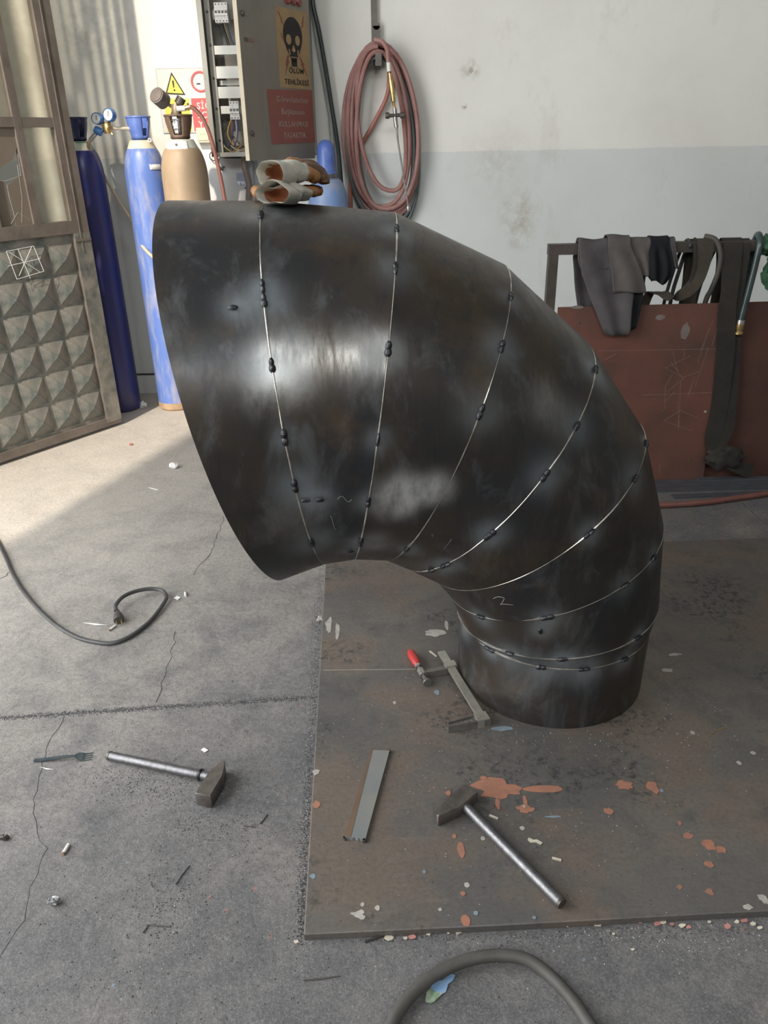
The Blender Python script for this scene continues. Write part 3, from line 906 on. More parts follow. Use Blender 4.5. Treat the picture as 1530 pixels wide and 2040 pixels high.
mb.cyl(RB + V((0, 0, .02)), (-1.535, 4.80, 1.655), .008, 10); mb.cyl(RB + V((.03, 0, .02)), (-1.482, 4.81, 1.66), .008, 10)
mb.build('regulator_body', M_BRASS, rg)
MB().lathe([(0, -.022), (.018, -.022), (.021, -.016), (.021, .012), (.017, .022), (0, .022)], Matrix.Translation(RB + V((-.028, -.02, -.008))) @ Matrix.Rotation(-1.05, 4, 'Y'), 16).build('pressure_knob', M_REGBLUE, rg)
MB().cyl(RB + V((.03, .005, .006)), (-1.352, 4.885, 1.615), .009, 12).build('inlet_pipe', M_CREAM, rg)
MB().cyl(RB + V((-.045, -.015, -.02)), RB + V((-.085, -.005, -.052)), .011, 12).build('outlet_stub', M_CHROME, rg)
mb = MB().tube(catmull([RB + V((-.082, -.004, -.05)), RB + V((-.11, .02, -.09)), (-1.64, 5.02, 1.40), (-1.585, 5.03, 1.27), (-1.50, 5.0, 1.12), (-1.40, 4.80, 1.00), (-1.28, 4.70, .90), (-1.15, 4.62, .75), (-1.05, 4.55, .4), (-1.0, 4.5, .05), (-.9, 4.45, FZ + .012), (-.6, 4.4, FZ + .012)], 8), .0095, 10)
o = mb.build('gas_hose', mat('cream_hose', (0.62, 0.54, 0.42), (0.42, 0.30, 0.2), 6, .5)); tag(o, 'pale hose dropping between the navy and the bright blue cylinder', 'hose')
RT = V((-1.083, 4.72, 1.70))
rt = thing('gas_regulator', 'brown regulator with a ribbed rubber gauge boot on the tan cylinder', 'regulator', RT)
d = V((-.45, -1, .55)).normalized(); q = d.to_track_quat('Z', 'Y').to_matrix().to_4x4(); q.translation = V((-1.155, 4.69, 1.755))
pr = [(0, -.032)]
for i in range(8):
    pr += [(.036, -.032 + i * .0085), (.0425, -.0305 + i * .0085), (.0425, -.027 + i * .0085), (.036, -.0255 + i * .0085)]
pr += [(.036, .038), (.028, .04), (0, .04)]
MB().lathe(pr, q, 30).build('gauge_boot', mat('dusty_rubber', (0.12, 0.10, 0.09), (0.17, 0.145, 0.13), 20, .7), rt)
mb = MB().lathe([(0, -.03), (.022, -.03), (.026, -.015), (.026, .012), (.018, .03), (0, .032)], Matrix.Translation(RT), 18)
mb.cyl(RT + V((-.01, 0, .01)), (-1.135, 4.70, 1.735), .009, 10); mb.cyl(RT, (-1.083, 4.74, 1.63), .010, 10)
mb.build('regulator_body', mat('dusty_brass', (0.36, 0.29, 0.21), (0.26, 0.2, 0.15), 20, .5, .5), rt)
mb = MB().lathe([(0, -.018)] + [(.024 + (.002 if i % 2 else 0), -.018 + i * .006) for i in range(7)] + [(0, .02)], Matrix.Translation(RT + V((.028, -.01, .042))) @ Matrix.Rotation(.6, 4, 'Y'), 20)
mb.build('pressure_knob', M_DARKIRON, rt)
MB().cyl(RT + V((.012, -.03, .004)), RT + V((.058, -.035, .006)), .014, 14).build('outlet_sleeve', M_WHITE, rt)
mb = MB().cyl(RT + V((.058, -.035, .006)), RT + V((.085, -.035, .012)), .011, 8); mb.cyl(RT + V((.072, -.035, -.006)), RT + V((.072, -.035, .03)), .006, 8)
mb.build('hose_nipple', M_BRASS, rt)
M_REDH = mat('red_hose', (0.42, 0.17, 0.13), (0.34, 0.13, 0.10), 12, .5)
mb = MB().tube(catmull([RT + V((.082, -.035, .011)), (-.975, 4.685, 1.700), (-.93, 4.68, 1.64), (-.895, 4.67, 1.52), (-.872, 4.66, 1.38), (-.855, 4.65, 1.22), (-.84, 4.64, .9), (-.82, 4.6, .4), (-.78, 4.55, .06), (-.7, 4.5, FZ + .012), (-.3, 4.4, FZ + .012)], 8), .0115, 10)
o = mb.build('gas_hose', M_REDH); tag(o, 'red hose curving down from the regulator of the tan cylinder', 'hose')

# ================================================================== GLOVES on the elbow
M_CANVAS = mat('grey_canvas', (0.52, 0.50, 0.43), (0.40, 0.39, 0.345), 30, .9, bump=.2, bscale=160)
M_LEATH = mat('tan_leather', (0.40, 0.19, 0.07), (0.19, 0.09, 0.04), 22, .6, bump=.25, bscale=70)
M_LEATHD = mat('brown_leather', (0.13, 0.07, 0.04), (0.08, 0.045, 0.03), 22, .6, bump=.2)
M_LIN = mat('orange_lining', (0.36, 0.13, 0.05), (0.22, 0.08, 0.04), 30, .85)
def loft(mb, rings, n=28, cap=True):
    vs = [p for r in rings for p in r]
    m = len(rings)
    fs = [(i * n + k, i * n + (k + 1) % n, (i + 1) * n + (k + 1) % n, (i + 1) * n + k) for i in range(m - 1) for k in range(n)]
    if cap: fs.append(tuple((m - 1) * n + k for k in range(n)))
    return mb.add(vs, fs)
def oval(c, ax, w, h, n=28, pinch=0.0, up=V((0, 0, 1)), ph=0.0, wob=.0):
    ax = ax.normalized()
    side = ax.cross(up).normalized(); u2 = side.cross(ax).normalized()
    out = []
    for k in range(n):
        a = 2 * PI * k / n
        x, y = math.cos(a) * w, math.sin(a) * h
        y += pinch * h * .55 * math.exp(-(math.cos(a) / .42) ** 2) * (1.0 if ph == 0 else .3)
        r = 1 + wob * noise.noise(V((math.cos(a) * 2, math.sin(a) * 2, ph)))
        out.append(c + side * x * r + u2 * y * r)
    return out
def glove(label, mouth, ax, w, h, pinch, ph, fingers, fold, bw, bh):
    t = thing('work_glove', label, 'glove', mouth - V((0, 0, h)), 'pair of work gloves on the elbow')
    ax = V(ax).normalized()
    body = V(fold)
    # cuff: outer skin, rolled rim and inner lining
    mb = MB()
    rr = []
    for i, (d, k) in enumerate([(.055, .93), (.04, .97), (.02, 1.0), (.006, 1.0), (0, .985), (-.002, .96), (0, .93), (.006, .905), (.03, .88), (.06, .84)]):
        rr.append(oval(mouth + ax * d + V((0, 0, -.004 * (d / .06))), ax, w * k, h * k, pinch=pinch, ph=ph, wob=.12))
    loft(mb, rr, cap=False)
    mb.build('cuff', M_CANVAS, t, sharp=60)
    mb = MB()
    loft(mb, [oval(mouth + ax * d, ax, w * k, h * k, pinch=pinch * .7, ph=ph) for d, k in [(.028, .87), (.05, .80), (.06, .5), (.062, .05)]])
    mb.build('lining', M_LIN, t, sharp=60)
    # hand of the glove
    mb = MB()
    c0 = mouth + ax * .05
    path = catmull([c0, c0 + (body - c0) * .35 + V((0, 0, .004)), c0 + (body - c0) * .7, body], 5)
    rings = []
    for i, p in enumerate(path):
        f = i / (len(path) - 1)
        d = (path[min(i + 1, len(path) - 1)] - path[max(i - 1, 0)])
        rings.append(oval(p, d, (w * .93) * (1 - f) + bw * f, (h * .93) * (1 - f) + bh * f, pinch=pinch * (1 - f), ph=ph, wob=.2))
    rings.append(oval(body + (body - path[-2]).normalized() * .012, body - path[-2], bw * .5, bh * .5))
    loft(mb, rings)
    mb.build('hand_back', M_CANVAS, t, sharp=70)
    for i, (pts, r, m) in enumerate(fingers):
        P = catmull(pts, 6)
        n_ = len(P)
        rad = [1.12 * r * (1.0 - .12 * (k / n_)) * (1 + .06 * math.sin(k * 1.7 + i)) for k in range(n_)]
        rad[-1] *= .35; rad[-2] *= .8
        rad[0] *= .8
        mb = MB().tube(P, rad, 14, flat=.85)
        mb.build('finger', m, t, sharp=70)
    return t
A0 = V((-.237, 1.876, 1.4085))
glove('lower grey canvas work glove lying flat on the elbow, cuff open', A0, (.45, .89, -.06), .047, .0245, .45, 0.0,
      [([(-.178, 1.955, 1.405), (-.160, 1.985, 1.406), (-.143, 2.000, 1.404)], .0135, M_LEATH), ([(-.185, 1.985, 1.405), (-.165, 2.015, 1.408), (-.135, 2.035, 1.404)], .0145, M_LEATH),
       ([(-.190, 2.01, 1.404), (-.165, 2.045, 1.407), (-.14, 2.07, 1.402)], .014, M_LEATHD), ([(-.215, 2.01, 1.403), (-.20, 2.06, 1.405), (-.18, 2.09, 1.399)], .0135, M_LEATHD),
       ([(-.278, 1.955, 1.405), (-.29, 2.0, 1.41), (-.285, 2.035, 1.408)], .013, M_LEATH)],
      (-.185, 1.975, 1.404), .038, .018)
B0 = V((-.242, 1.905, 1.4475))
glove('upper grey canvas work glove with brown leather fingers folded over', B0, (.50, .86, 0), .040, .030, .15, 1.2,
      [([(-.185, 1.965, 1.447), (-.158, 1.985, 1.444), (-.143, 2.0, 1.430)], .0175, M_LEATH), ([(-.19, 1.985, 1.452), (-.155, 2.005, 1.455), (-.132, 2.015, 1.434), (-.130, 2.015, 1.420)], .0165, M_LEATHD),
       ([(-.20, 2.0, 1.455), (-.165, 2.03, 1.462), (-.135, 2.045, 1.44), (-.13, 2.045, 1.42)], .0165, M_LEATHD), ([(-.205, 2.02, 1.447), (-.175, 2.055, 1.45), (-.145, 2.075, 1.435)], .015, M_LEATHD),
       ([(-.215, 1.985, 1.462), (-.205, 2.01, 1.470), (-.185, 2.03, 1.466)], .013, M_LEATH)],
      (-.18, 1.985, 1.449), .034, .021)

# ================================================================== ELECTRICAL CABINET
M_CAB = mat('cabinet_grey', (0.42, 0.41, 0.37), (0.34, 0.33, 0.29), 6, .5, .1)
M_CABIN = mat('cabinet_backplate', (0.33, 0.31, 0.28), (0.25, 0.24, 0.22), 10, .6)
M_PANELW = mat('cover_white', (0.74, 0.74, 0.69), (0.66, 0.66, 0.61), 10, .5)
cx0, cx1, cy0, cy1, cz0, cz1 = -.972, -.365, 5.0, WY - .002, 1.462, 2.62
CB = thing('electrical_cabinet', 'grey wall cabinet with its door ajar, breakers and wiring showing', 'electrical cabinet', ((cx0 + cx1) / 2, 5.1, cz0))
mb = MB()
mb.box(((cx0 + cx1) / 2, cy1 - .004, (cz0 + cz1) / 2), (cx1 - cx0, .008, cz1 - cz0))
mb.box((cx0 + .002, (cy0 + cy1) / 2, (cz0 + cz1) / 2), (.004, cy1 - cy0, cz1 - cz0)); mb.box((cx1 - .002, (cy0 + cy1) / 2, (cz0 + cz1) / 2), (.004, cy1 - cy0, cz1 - cz0))
mb.box(((cx0 + cx1) / 2, (cy0 + cy1) / 2, cz0 + .002), (cx1 - cx0, cy1 - cy0, .004)); mb.box(((cx0 + cx1) / 2, (cy0 + cy1) / 2, cz1 - .002), (cx1 - cx0, cy1 - cy0, .004))
mb.box((cx0 + .014, cy0 + .004, (cz0 + cz1) / 2), (.028, .006, cz1 - cz0)); mb.box(((cx0 + cx1) / 2, cy0 + .004, cz0 + .012), (cx1 - cx0, .006, .024))
mb.build('cabinet_body', M_CAB, CB)
MB().box((-.66, cy1 - .03, 2.05), (.52, .006, 1.06)).build('back_plate', M_CABIN, CB)
mb = MB().box((cx0 + .045, cy0 + .07, (cz0 + cz1) / 2), (.03, .012, cz1 - cz0 - .04)); mb.build('side_rail', M_CAB, CB)
for zc in (2.195, 2.035, 1.872, 1.717, 1.55):
    MB().cyl((cx0 + .045, cy0 + .060, zc), (cx0 + .045, cy0 + .066, zc), .007, 10).build('screw', M_DARKIRON, CB)
for z0, z1, yy, m in [(1.987, 2.030, .055, M_PANELW), (1.868, 1.928, .045, M_PANELW), (1.838, 1.862, .11, M_PANELW), (1.768, 1.826, .045, M_PANELW), (1.690, 1.730, .08, M_PANELW), (2.160, 2.205, .10, M_CAB)]:
    MB().box((-.655, cy0 + yy, (z0 + z1) / 2), (.50, .012, z1 - z0)).build('cover_strip', m, CB)
def breaker(x, z, n, y=5.025):
    for i in range(n):
        xx = x + i * .0182
        t = MB().box((xx, y + .03, z), (.0176, .05, .052)); t.box((xx, y + .035, z + .036), (.0176, .06, .022)); t.box((xx, y + .035, z - .036), (.0176, .06, .022)); t.box((xx, y, z), (.0176, .014, .030))
        p = t.build('circuit_breaker', M_WHITE, CB)
        MB().box((xx, y - .009, z + .002), (.010, .006, .012)).build('toggle', M_DARKIRON, p)
        MB().box((xx, y + .004, z + .039), (.006, .002, .007)).build('terminal', M_DARKIRON, p)
        MB().box((xx, y + .004, z - .039), (.006, .002, .007)).build('terminal', M_DARKIRON, p)
breaker(-.872, 2.185, 4); breaker(-.838, 1.705, 3)
wires = [((0.02, 0.02, 0.02), [(-.93, 5.12, 2.14), (-.935, 5.10, 2.06), (-.93, 5.12, 1.98)]), ((.05, .09, .08), [(-.862, 5.06, 2.145), (-.85, 5.09, 2.09), (-.83, 5.10, 2.02)]),
         ((.02, .02, .02), [(-.848, 5.06, 2.145), (-.838, 5.08, 2.09), (-.815, 5.09, 2.02)]), ((.35, .25, .12), [(-.838, 5.06, 2.145), (-.826, 5.08, 2.08), (-.812, 5.09, 2.02)]),
         ((.06, .09, .18), [(-.824, 5.06, 2.145), (-.816, 5.08, 2.09), (-.795, 5.09, 2.02)]), ((.5, .5, .48), [(-.83, 5.08, 2.14), (-.822, 5.10, 2.09), (-.800, 5.10, 2.02)]),
         ((.05, .06, .12), [(-.92, 5.09, 1.68), (-.925, 5.08, 1.60), (-.915, 5.08, 1.54), (-.88, 5.06, 1.49)]), ((.03, .03, .05), [(-.905, 5.09, 1.66), (-.88, 5.06, 1.645), (-.87, 5.06, 1.62), (-.905, 5.07, 1.58), (-.89, 5.07, 1.50)]),
         ((.55, .38, .08), [(-.845, 5.06, 1.665), (-.868, 5.04, 1.61), (-.87, 5.04, 1.57), (-.85, 5.04, 1.53), (-.83, 5.05, 1.51)]), ((.06, .08, .20), [(-.832, 5.05, 1.665), (-.838, 5.04, 1.60), (-.86, 5.04, 1.54), (-.89, 5.05, 1.50)]),
         ((.5, .5, .5), [(-.82, 5.05, 1.665), (-.818, 5.04, 1.60), (-.83, 5.04, 1.54), (-.85, 5.05, 1.505)]), ((.07, .10, .24), [(-.81, 5.05, 1.665), (-.815, 5.04, 1.58), (-.84, 5.04, 1.52), (-.86, 5.05, 1.495)]),
         ((.45, .34, .12), [(-.90, 5.03, 1.52), (-.87, 5.02, 1.495), (-.84, 5.03, 1.490), (-.80, 5.04, 1.52)]), ((.5, .45, .3), [(-.86, 5.03, 1.52), (-.82, 5.02, 1.497), (-.78, 5.03, 1.50)]), ((.35, .12, .08), [(-.84, 5.05, 1.66), (-.848, 5.05, 1.58), (-.835, 5.06, 1.52), (-.79, 5.06, 1.50)])]
for c, p in wires:
    MB().tube(catmull(p, 6), .0038, 7).build('wire', mat('wire_%02d%02d%02d' % tuple(int(99 * q) for q in c), c, None, 20, .45), CB)
# the door, hinged on the right and swung out
DF = V((-.674, 4.49, 0)); DD = V((.518, .855, 0)).normalized(); DN = V((.855, -.518, 0)).normalized(); UP = V((0, 0, 1))
def dp(s, z, n=0.0): return DF + DD * s + DN * n + UP * z
DM = Matrix((DD, DN, UP)).transposed()
M_CABDOOR = mat('cabinet_door_grey', (0.27, 0.245, 0.205), (0.21, 0.19, 0.16), 5, .5, .1, stretch=(1, 1, .4))
dz0, dz1 = 1.445, 2.62
mb = MB().box(dp(.298, (dz0 + dz1) / 2, -.001), (.596, .003, dz1 - dz0), DM)
mb.box(dp(.002, (dz0 + dz1) / 2, -.012), (.004, .022, dz1 - dz0), DM); mb.box(dp(.594, (dz0 + dz1) / 2, -.012), (.004, .022, dz1 - dz0), DM)
mb.box(dp(.298, dz0 + .002, -.012), (.592, .022, .004), DM)
DOOR = mb.build('cabinet_door', M_CABDOOR, CB)
MB().box(dp(.0, (dz0 + dz1) / 2, -.012), (.003, .026, dz1 - dz0), DM).build('door_edge', mat('cream_edge', (0.62, 0.55, 0.42), (0.55, 0.47, 0.36), 6, .5), DOOR)
for z in (2.111, 1.575):
    MB().lathe([(0, 0), (.013, 0), (.013, .008), (.009, .012), (0, .012)], frame(dp(.036, z, .0), DD, UP, DN), 16).build('door_lock', M_DARKIRON, DOOR)
for k in range(3):
    MB().lathe([(0, 0), (.022, 0), (.022, .006), (.016, .014), (0, .016)], frame(dp(.415 + .05 * k, 2.212, .0), DD, UP, DN), 18).build('indicator_lamp', mat('dull_red_lens', (0.26, 0.06, 0.05), (0.2, 0.05, 0.05), 20, .3), DOOR)
# sticker remains
for s0, z0, w, h, m in [(.035, 2.0, .03, .018, M_DARKIRON), (.075, 2.0, .04, .016, mat('faded_red', (0.30, 0.16, 0.13), None, 20, .7))]:
    MB().box(dp(s0 + w / 2, z0, .002), (w, .001, h), DM).build('sticker', m, DOOR)
# yellow death-hazard poster
M_POST = mat('aged_yellow_paper', (0.42, 0.285, 0.145), (0.34, 0.235, 0.125), 12, .7)
M_INK = mat('black_ink', (0.022, 0.02, 0.018), None, 20, .7)
M_BOLT = mat('red_ink', (0.28, 0.085, 0.055), None, 20, .7)
M_REDS = mat('red_sign', (0.30, 0.095, 0.075), (0.25, 0.085, 0.07), 10, .6)
M_REDT = mat('faded_letters', (0.40, 0.31, 0.27), (0.33, 0.22, 0.19), 30, .7)
def poly(mb, pts, n=.003):
    m = frame(dp(0, 0, n), DD, UP, DN)
    mb.prism(pts, .0006, m)
P1 = MB(); poly(P1, [(.305, 1.800), (.592, 1.800), (.588, 2.172), (.300, 2.172)], .001)
P1 = P1.build('hazard_poster', M_POST, DOOR)
sk = []
for i in range(40):
    a = 2 * PI * i / 40
    x, y = math.cos(a), math.sin(a)
    if y >= 0: r = (.086 * x, .088 * y)
    else:
        k = 1 - .50 * (-y) ** 1.5
        r = (.086 * x * k, .125 * y)
    sk.append((.444 + r[0], 2.048 + r[1]))
mb = MB(); poly(mb, sk, .0022); poly(mb, [(.418, 1.940), (.47, 1.940), (.468, 1.905), (.42, 1.905)], .0022); mb.build('skull_print', M_INK, P1)
def ell(cx_, cy_, a, b, n=18, rot=0): return [(cx_ + a * math.cos(2 * PI * i / n), cy_ + b * math.sin(2 * PI * i / n)) for i in range(n)]
for c_ in [(ell(.404, 2.030, .023, .024)), (ell(.484, 2.030, .021, .024)), [(.444, 2.008), (.462, 1.980), (.444, 1.972), (.428, 1.980)],
           [(.398, 1.985), (.408, 1.985), (.414, 1.960), (.405, 1.958)], [(.490, 1.985), (.480, 1.985), (.476, 1.960), (.484, 1.958)], [(.415, 1.951), (.475, 1.951), (.475, 1.947), (.415, 1.947)]]:
    mb = MB(); poly(mb, c_, .003); mb.build('skull_detail', M_POST, P1)
for bx in [[(.325, 2.150), (.332, 2.150), (.362, 2.112), (.356, 2.110), (.374, 2.085), (.344, 2.108), (.350, 2.112)], [(.556, 2.150), (.550, 2.150), (.530, 2.112), (.536, 2.110), (.522, 2.088), (.548, 2.106), (.542, 2.110)],
           [(.398, 1.955), (.392, 1.930), (.400, 1.928), (.352, 1.855), (.372, 1.905), (.362, 1.908), (.385, 1.955)], [(.492, 1.955), (.512, 1.925), (.504, 1.920), (.560, 1.862), (.530, 1.912), (.538, 1.918), (.500, 1.955)],
           [(.338, 2.055), (.343, 2.055), (.368, 2.010), (.345, 2.035)]]:
    mb = MB(); poly(mb, bx, .0022); mb.build('lightning_print', M_BOLT, P1)
def dtext(body, s, z, size, m, parent, sx=1.0, name='lettering'):
    mb = MB()
    text_mesh(mb, body, size, frame(dp(s, z, .0034), DD, UP, DN), sx=sx, depth=.0003)
    mb2 = mb.build(name, m, parent, recalc=False); return mb2
dtext('ÖLÜM', .458, 1.884, .034, M_INK, P1, 1.35); dtext('TEHLİKESİ', .458, 1.829, .034, M_INK, P1, 1.25)
P2 = MB(); poly(P2, [(.196, 1.522), (.602, 1.530), (.597, 1.796), (.186, 1.786)], .0015)
P2 = P2.build('warning_sign', M_REDS, DOOR)
for tx, s, z in [('Görevlisinden', .405, 1.742), ('Başkasının', .405, 1.683), ('KULLANMASI', .405, 1.622), ('YASAKTIR', .410, 1.566)]:
    dtext(tx, s, z, .040, M_REDT, P2, 1.12 if tx[1].islower() else 1.05)
# cable running down beside the cabinet, and its conduits below
mb = MB().tube(catmull([(-.352, 5.14, 2.62), (-.345, 5.14, 2.27), (-.315, 5.14, 2.10), (-.285, 5.15, 1.90), (-.262, 5.16, 1.72), (-.235, 5.17, 1.50), (-.22, 5.17, 1.2), (-.21, 5.17, .6), (-.2, 5.17, FZ + .015)], 7), .0125, 10)
o = mb.build('power_cable', mat('dark_green_hose', (0.022, 0.035, 0.036), (0.04, 0.05, 0.05), 12, .4)); tag(o, 'thick dark cable sweeping down the wall right of the cabinet', 'cable')
mb = MB().tube([(-.36, 5.17, 2.3), (-.33, 5.17, 2.05), (-.275, 5.18, 1.68), (-.255, 5.185, 1.2), (-.25, 5.185, .5), (-.25, 5.18, FZ)], .012, 8)
o = mb.build('conduit', mat('grey_conduit', (0.36, 0.37, 0.35), None, 10, .5)); tag(o, 'grey conduit on the wall behind the thick dark cable', 'conduit')
mb = MB()
mb.tube(catmull([(-.80, 5.10, 1.46), (-.80, 5.10, 1.40), (-.785, 5.11, 1.30), (-.80, 5.12, 1.15), (-.80, 5.12, .6), (-.80, 5.12, FZ)], 6), .018, 10)
o = mb.build('conduit', mat('brown_conduit', (0.25, 0.20, 0.17), None, 10, .5)); tag(o, 'brown wiring conduit dropping from under the cabinet', 'conduit')

# ------------------------------------------------------------------ safety sign, sockets and panel behind the cylinders
M_SIGNW = mat('sign_white', (0.62, 0.62, 0.59), (0.54, 0.53, 0.49), 7, .5)
M_YEL = mat('sign_yellow', (0.75, 0.60, 0.10), (0.7, 0.55, 0.1), 20, .5)
M_SRED = mat('sign_red', (0.62, 0.09, 0.09), (0.55, 0.09, 0.09), 20, .5)
SG = thing('safety_sign', 'white wall sign with a yellow warning triangle and red box', 'sign', (-1.08, WY - .002, 1.595))
def sbox(s0, s1, z0, z1, n, m, name, par=None):
    return MB().box(((s0 + s1) / 2, WY - .003 - n, (z0 + z1) / 2), (s1 - s0, .002, z1 - z0)).build(name, m, par if par is not None else SG)
sbox(-1.289, -.84, 1.595, 1.937, .0, mat('sign_edge', (0.35, 0.34, 0.31), None, 20, .6), 'sign_edge'); sbox(-1.286, -.84, 1.598, 1.934, .001, M_SIGNW, 'sign_board')
SM = lambda n=.004: frame(V((0, WY - .003 - n, 0)), V((1, 0, 0)), V((0, 0, 1)), V((0, -1, 0)))
mb = MB().prism([(-1.247, 1.806), (-1.130, 1.798), (-1.198, 1.918)], .001, SM(.003)); tri = mb.build('warning_triangle', M_INK, SG)
mb = MB().prism([(-1.236, 1.812), (-1.141, 1.805), (-1.197, 1.903)], .001, SM(.0045)); mb.build('triangle_fill', M_YEL, tri)
mb = MB().prism([(-1.199, 1.874), (-1.189, 1.874), (-1.190, 1.838), (-1.196, 1.838)], .001, SM(.006)); mb.build('exclamation_stroke', M_INK, tri)
MB().prism(ell(-1.191, 1.824, .005, .005, 12), .001, SM(.006)).build('exclamation_dot', M_INK, tri)
yb = sbox(-1.262, -1.113, 1.605, 1.780, .003, M_YEL, 'yellow_box'); rb = sbox(-1.100, -.85, 1.605, 1.780, .003, M_SRED, 'red_box')
mb = MB(); text_mesh(mb, 'N', .034, frame(V((-1.178, WY - .0085, 1.752)), V((1, 0, 0)), V((0, 0, 1)), V((0, -1, 0)))); text_mesh(mb, 'A', .034, frame(V((-1.222, WY - .0085, 1.700)), V((1, 0, 0)), V((0, 0, 1)), V((0, -1, 0)))); mb.build('lettering', M_INK, yb, recalc=False)
for tx, z in (('SİG', 1.738), ('İÇM', 1.690), ('YAS', 1.640)):
    mb = MB(); text_mesh(mb, tx, .048, frame(V((-1.070, WY - .0085, z)), V((1, 0, 0)), V((0, 0, 1)), V((0, -1, 0))), align='LEFT'); mb.build('lettering', M_SIGNW, rb, recalc=False)
mb = MB().tube([(-1.034 + .050 * math.cos(a), WY - .008, 1.866 + .050 * math.sin(a)) for a in [2 * PI * i / 40 for i in range(40)]], .0065, 6, closed=True, flat=.3, up=(0, 1, 0)); mb.build('prohibition_ring', M_SRED, SG)
mb = MB().box((-1.046, WY - .007, 1.855), (.022, .001, .006)); mb.build('cigarette_symbol', M_INK, SG)
M_SOCK = mat('cream_socket', (0.66, 0.60, 0.46), (0.58, 0.52, 0.40), 15, .45)
for k, x in enumerate((-1.045, -.965)):
    t = thing('wall_socket', ['cream wall socket half hidden by the tan cylinder guard', 'cream wall socket behind the red hose'][k], 'socket', (x, WY, 1.545))
    MB().box((x, WY - .022, 1.582), (.074, .044, .080)).build('socket_box', M_SOCK, t)
    MB().box((x, WY - .046, 1.584), (.062, .004, .062)).build('socket_lid', M_SOCK, t)
    for dx in (-.01, .01): MB().cyl((x + dx, WY - .0478, 1.586), (x + dx, WY - .0484, 1.586), .0025, 8).build('pin_hole', M_DARKIRON, t)
WP = thing('white_panel', 'white rounded panel on the wall below the cabinet with a blue label', 'panel', (-.93, WY, 1.0))
pts = []
for cx_, cz_, a0 in ((-.80, 1.415, 0), (-1.06, 1.42, PI / 2), (-1.06, 1.04, PI), (-.80, 1.04, 3 * PI / 2)):
    for i in range(6):
        a = a0 + PI / 2 * i / 5; pts.append((cx_ + .035 * math.cos(a), cz_ + .035 * math.sin(a)))
MB().prism(pts, .05, frame(V((0, WY - .002, 0)), V((1, 0, 0)), V((0, 0, 1)), V((0, -1, 0)))).build('panel_body', mat('panel_offwhite', (0.70, 0.72, 0.72), (0.62, 0.64, 0.65), 6, .45), WP)
MB().box((-.838, WY - .053, 1.335), (.052, .001, .072)).build('blue_label', mat('blue_sticker', (0.36, 0.42, 0.58), (0.45, 0.5, 0.62), 40, .5), WP)
for x, z in ((-.822, 1.40), (-.935, 1.405), (-.815, 1.285)): MB().cyl((x, WY - .051, z), (x, WY - .056, z), .005, 10).build('screw', M_DARKIRON, WP)
o = MB().prism([(-1.20, 1.30), (-1.08, 1.32), (-1.07, 1.60), (-1.205, 1.575)], .006, frame(V((0, WY - .03, 0)), V((1, 0, 0)), V((0, .12, 1)), V((0, -1, 0)))).build('grey_sheet', mat('grey_sheet', (0.30, 0.29, 0.27), (0.25, 0.24, 0.23), 6, .5)); tag(o, 'small grey sheet leaning on the wall between bright blue and tan cylinders', 'sheet')
KY = thing('hanging_key', 'dark key ring and valve key hanging on a thin wire by the panel', 'key', (-0.975, 5.13, 1.38))
MB().tube([(-0.990 + .022 * math.cos(a), 5.14, 1.465 + .024 * math.sin(a)) for a in [2 * PI * i / 20 for i in range(20)]], .0032, 6, closed=True).build('ring', M_DARKIRON, KY)
MB().cyl((-0.983, 5.138, 1.445), (-0.945, 5.135, 1.395), .0045, 8).build('key_shank', M_DARKIRON, KY)
MB().cyl((-0.950, 5.135, 1.400), (-0.938, 5.135, 1.388), .009, 8).build('key_bit', M_DARKIRON, KY)
MB().cyl((-0.985, 5.14, 1.487), (-0.985, 5.14, 1.56), .0012, 6).build('wire', M_DARKIRON, KY)
o = MB().box((-.66, WY - .006, 1.375), (.10, .008, .10)).build('wall_notice', M_PAPER); tag(o, 'white paper notice on the wall just above the gloves', 'notice')

# ================================================================== HOSES ON THE WALL HOOK
M_STRIP = mat('brown_steel_strip', (0.16, 0.14, 0.125), (0.11, 0.10, 0.09), 12, .5, .3)
o = MB().box((.0, WY - .014, 4.2), (.034, .026, 4.3)).build('wall_strip', M_STRIP); tag(o, 'brown vertical steel strip fixed to the wall above the hoses', 'steel strip')
HK = thing('hose_hook', 'flat brown steel hook holding the coiled hoses', 'hook', (.015, WY, 1.92))
MB().box((.012, WY - .034, 2.015), (.040, .012, .22)).build('hook_back', M_STRIP, HK)
MB().cyl((.012, WY - .028, 2.125), (.012, WY - .040, 2.125), .02, 20).build('hook_top', M_STRIP, HK)
MB().box((.018, WY - .085, 1.930), (.036, .11, .010)).build('hook_arm', M_STRIP, HK)
MB().box((.020, WY - .140, 1.950), (.036, .008, .065)).build('hook_tip', M_STRIP, HK)
M_ROSE = mat('dusty_red_hose', (0.335, 0.185, 0.165), (0.27, 0.125, 0.11), 9, .55)
M_TEAL = mat('dusty_green_hose', (0.06, 0.085, 0.085), (0.14, 0.16, 0.16), 7, .5)
def coil(name, mt, loops, r, label):
    pts = []
    N = 40
    K = len(loops)
    for i in range(K * N + 1):
        g = i / N
        a = min(int(g), K - 1); b = min(a + 1, K - 1)
        f = min(g - a, 1)
        f = f * f * (3 - 2 * f)
        w, h, dx, y, top = [loops[a][q] * (1 - f) + loops[b][q] * f for q in range(5)]
        t = 2 * PI * g
        dn = (1 - math.cos(t)) / 2
        x = .018 + dx * dn + w * math.copysign(abs(math.sin(t)) ** .85, math.sin(t)) * (.82 + .2 * dn)
        zz = top - h * dn
        yy = y + .012 * math.sin(t * .5 + a)
        pts.append(V((x, yy, zz)))
    o = MB().tube(pts, r, 9).build(name, mt); tag(o, label, 'hose'); return pts
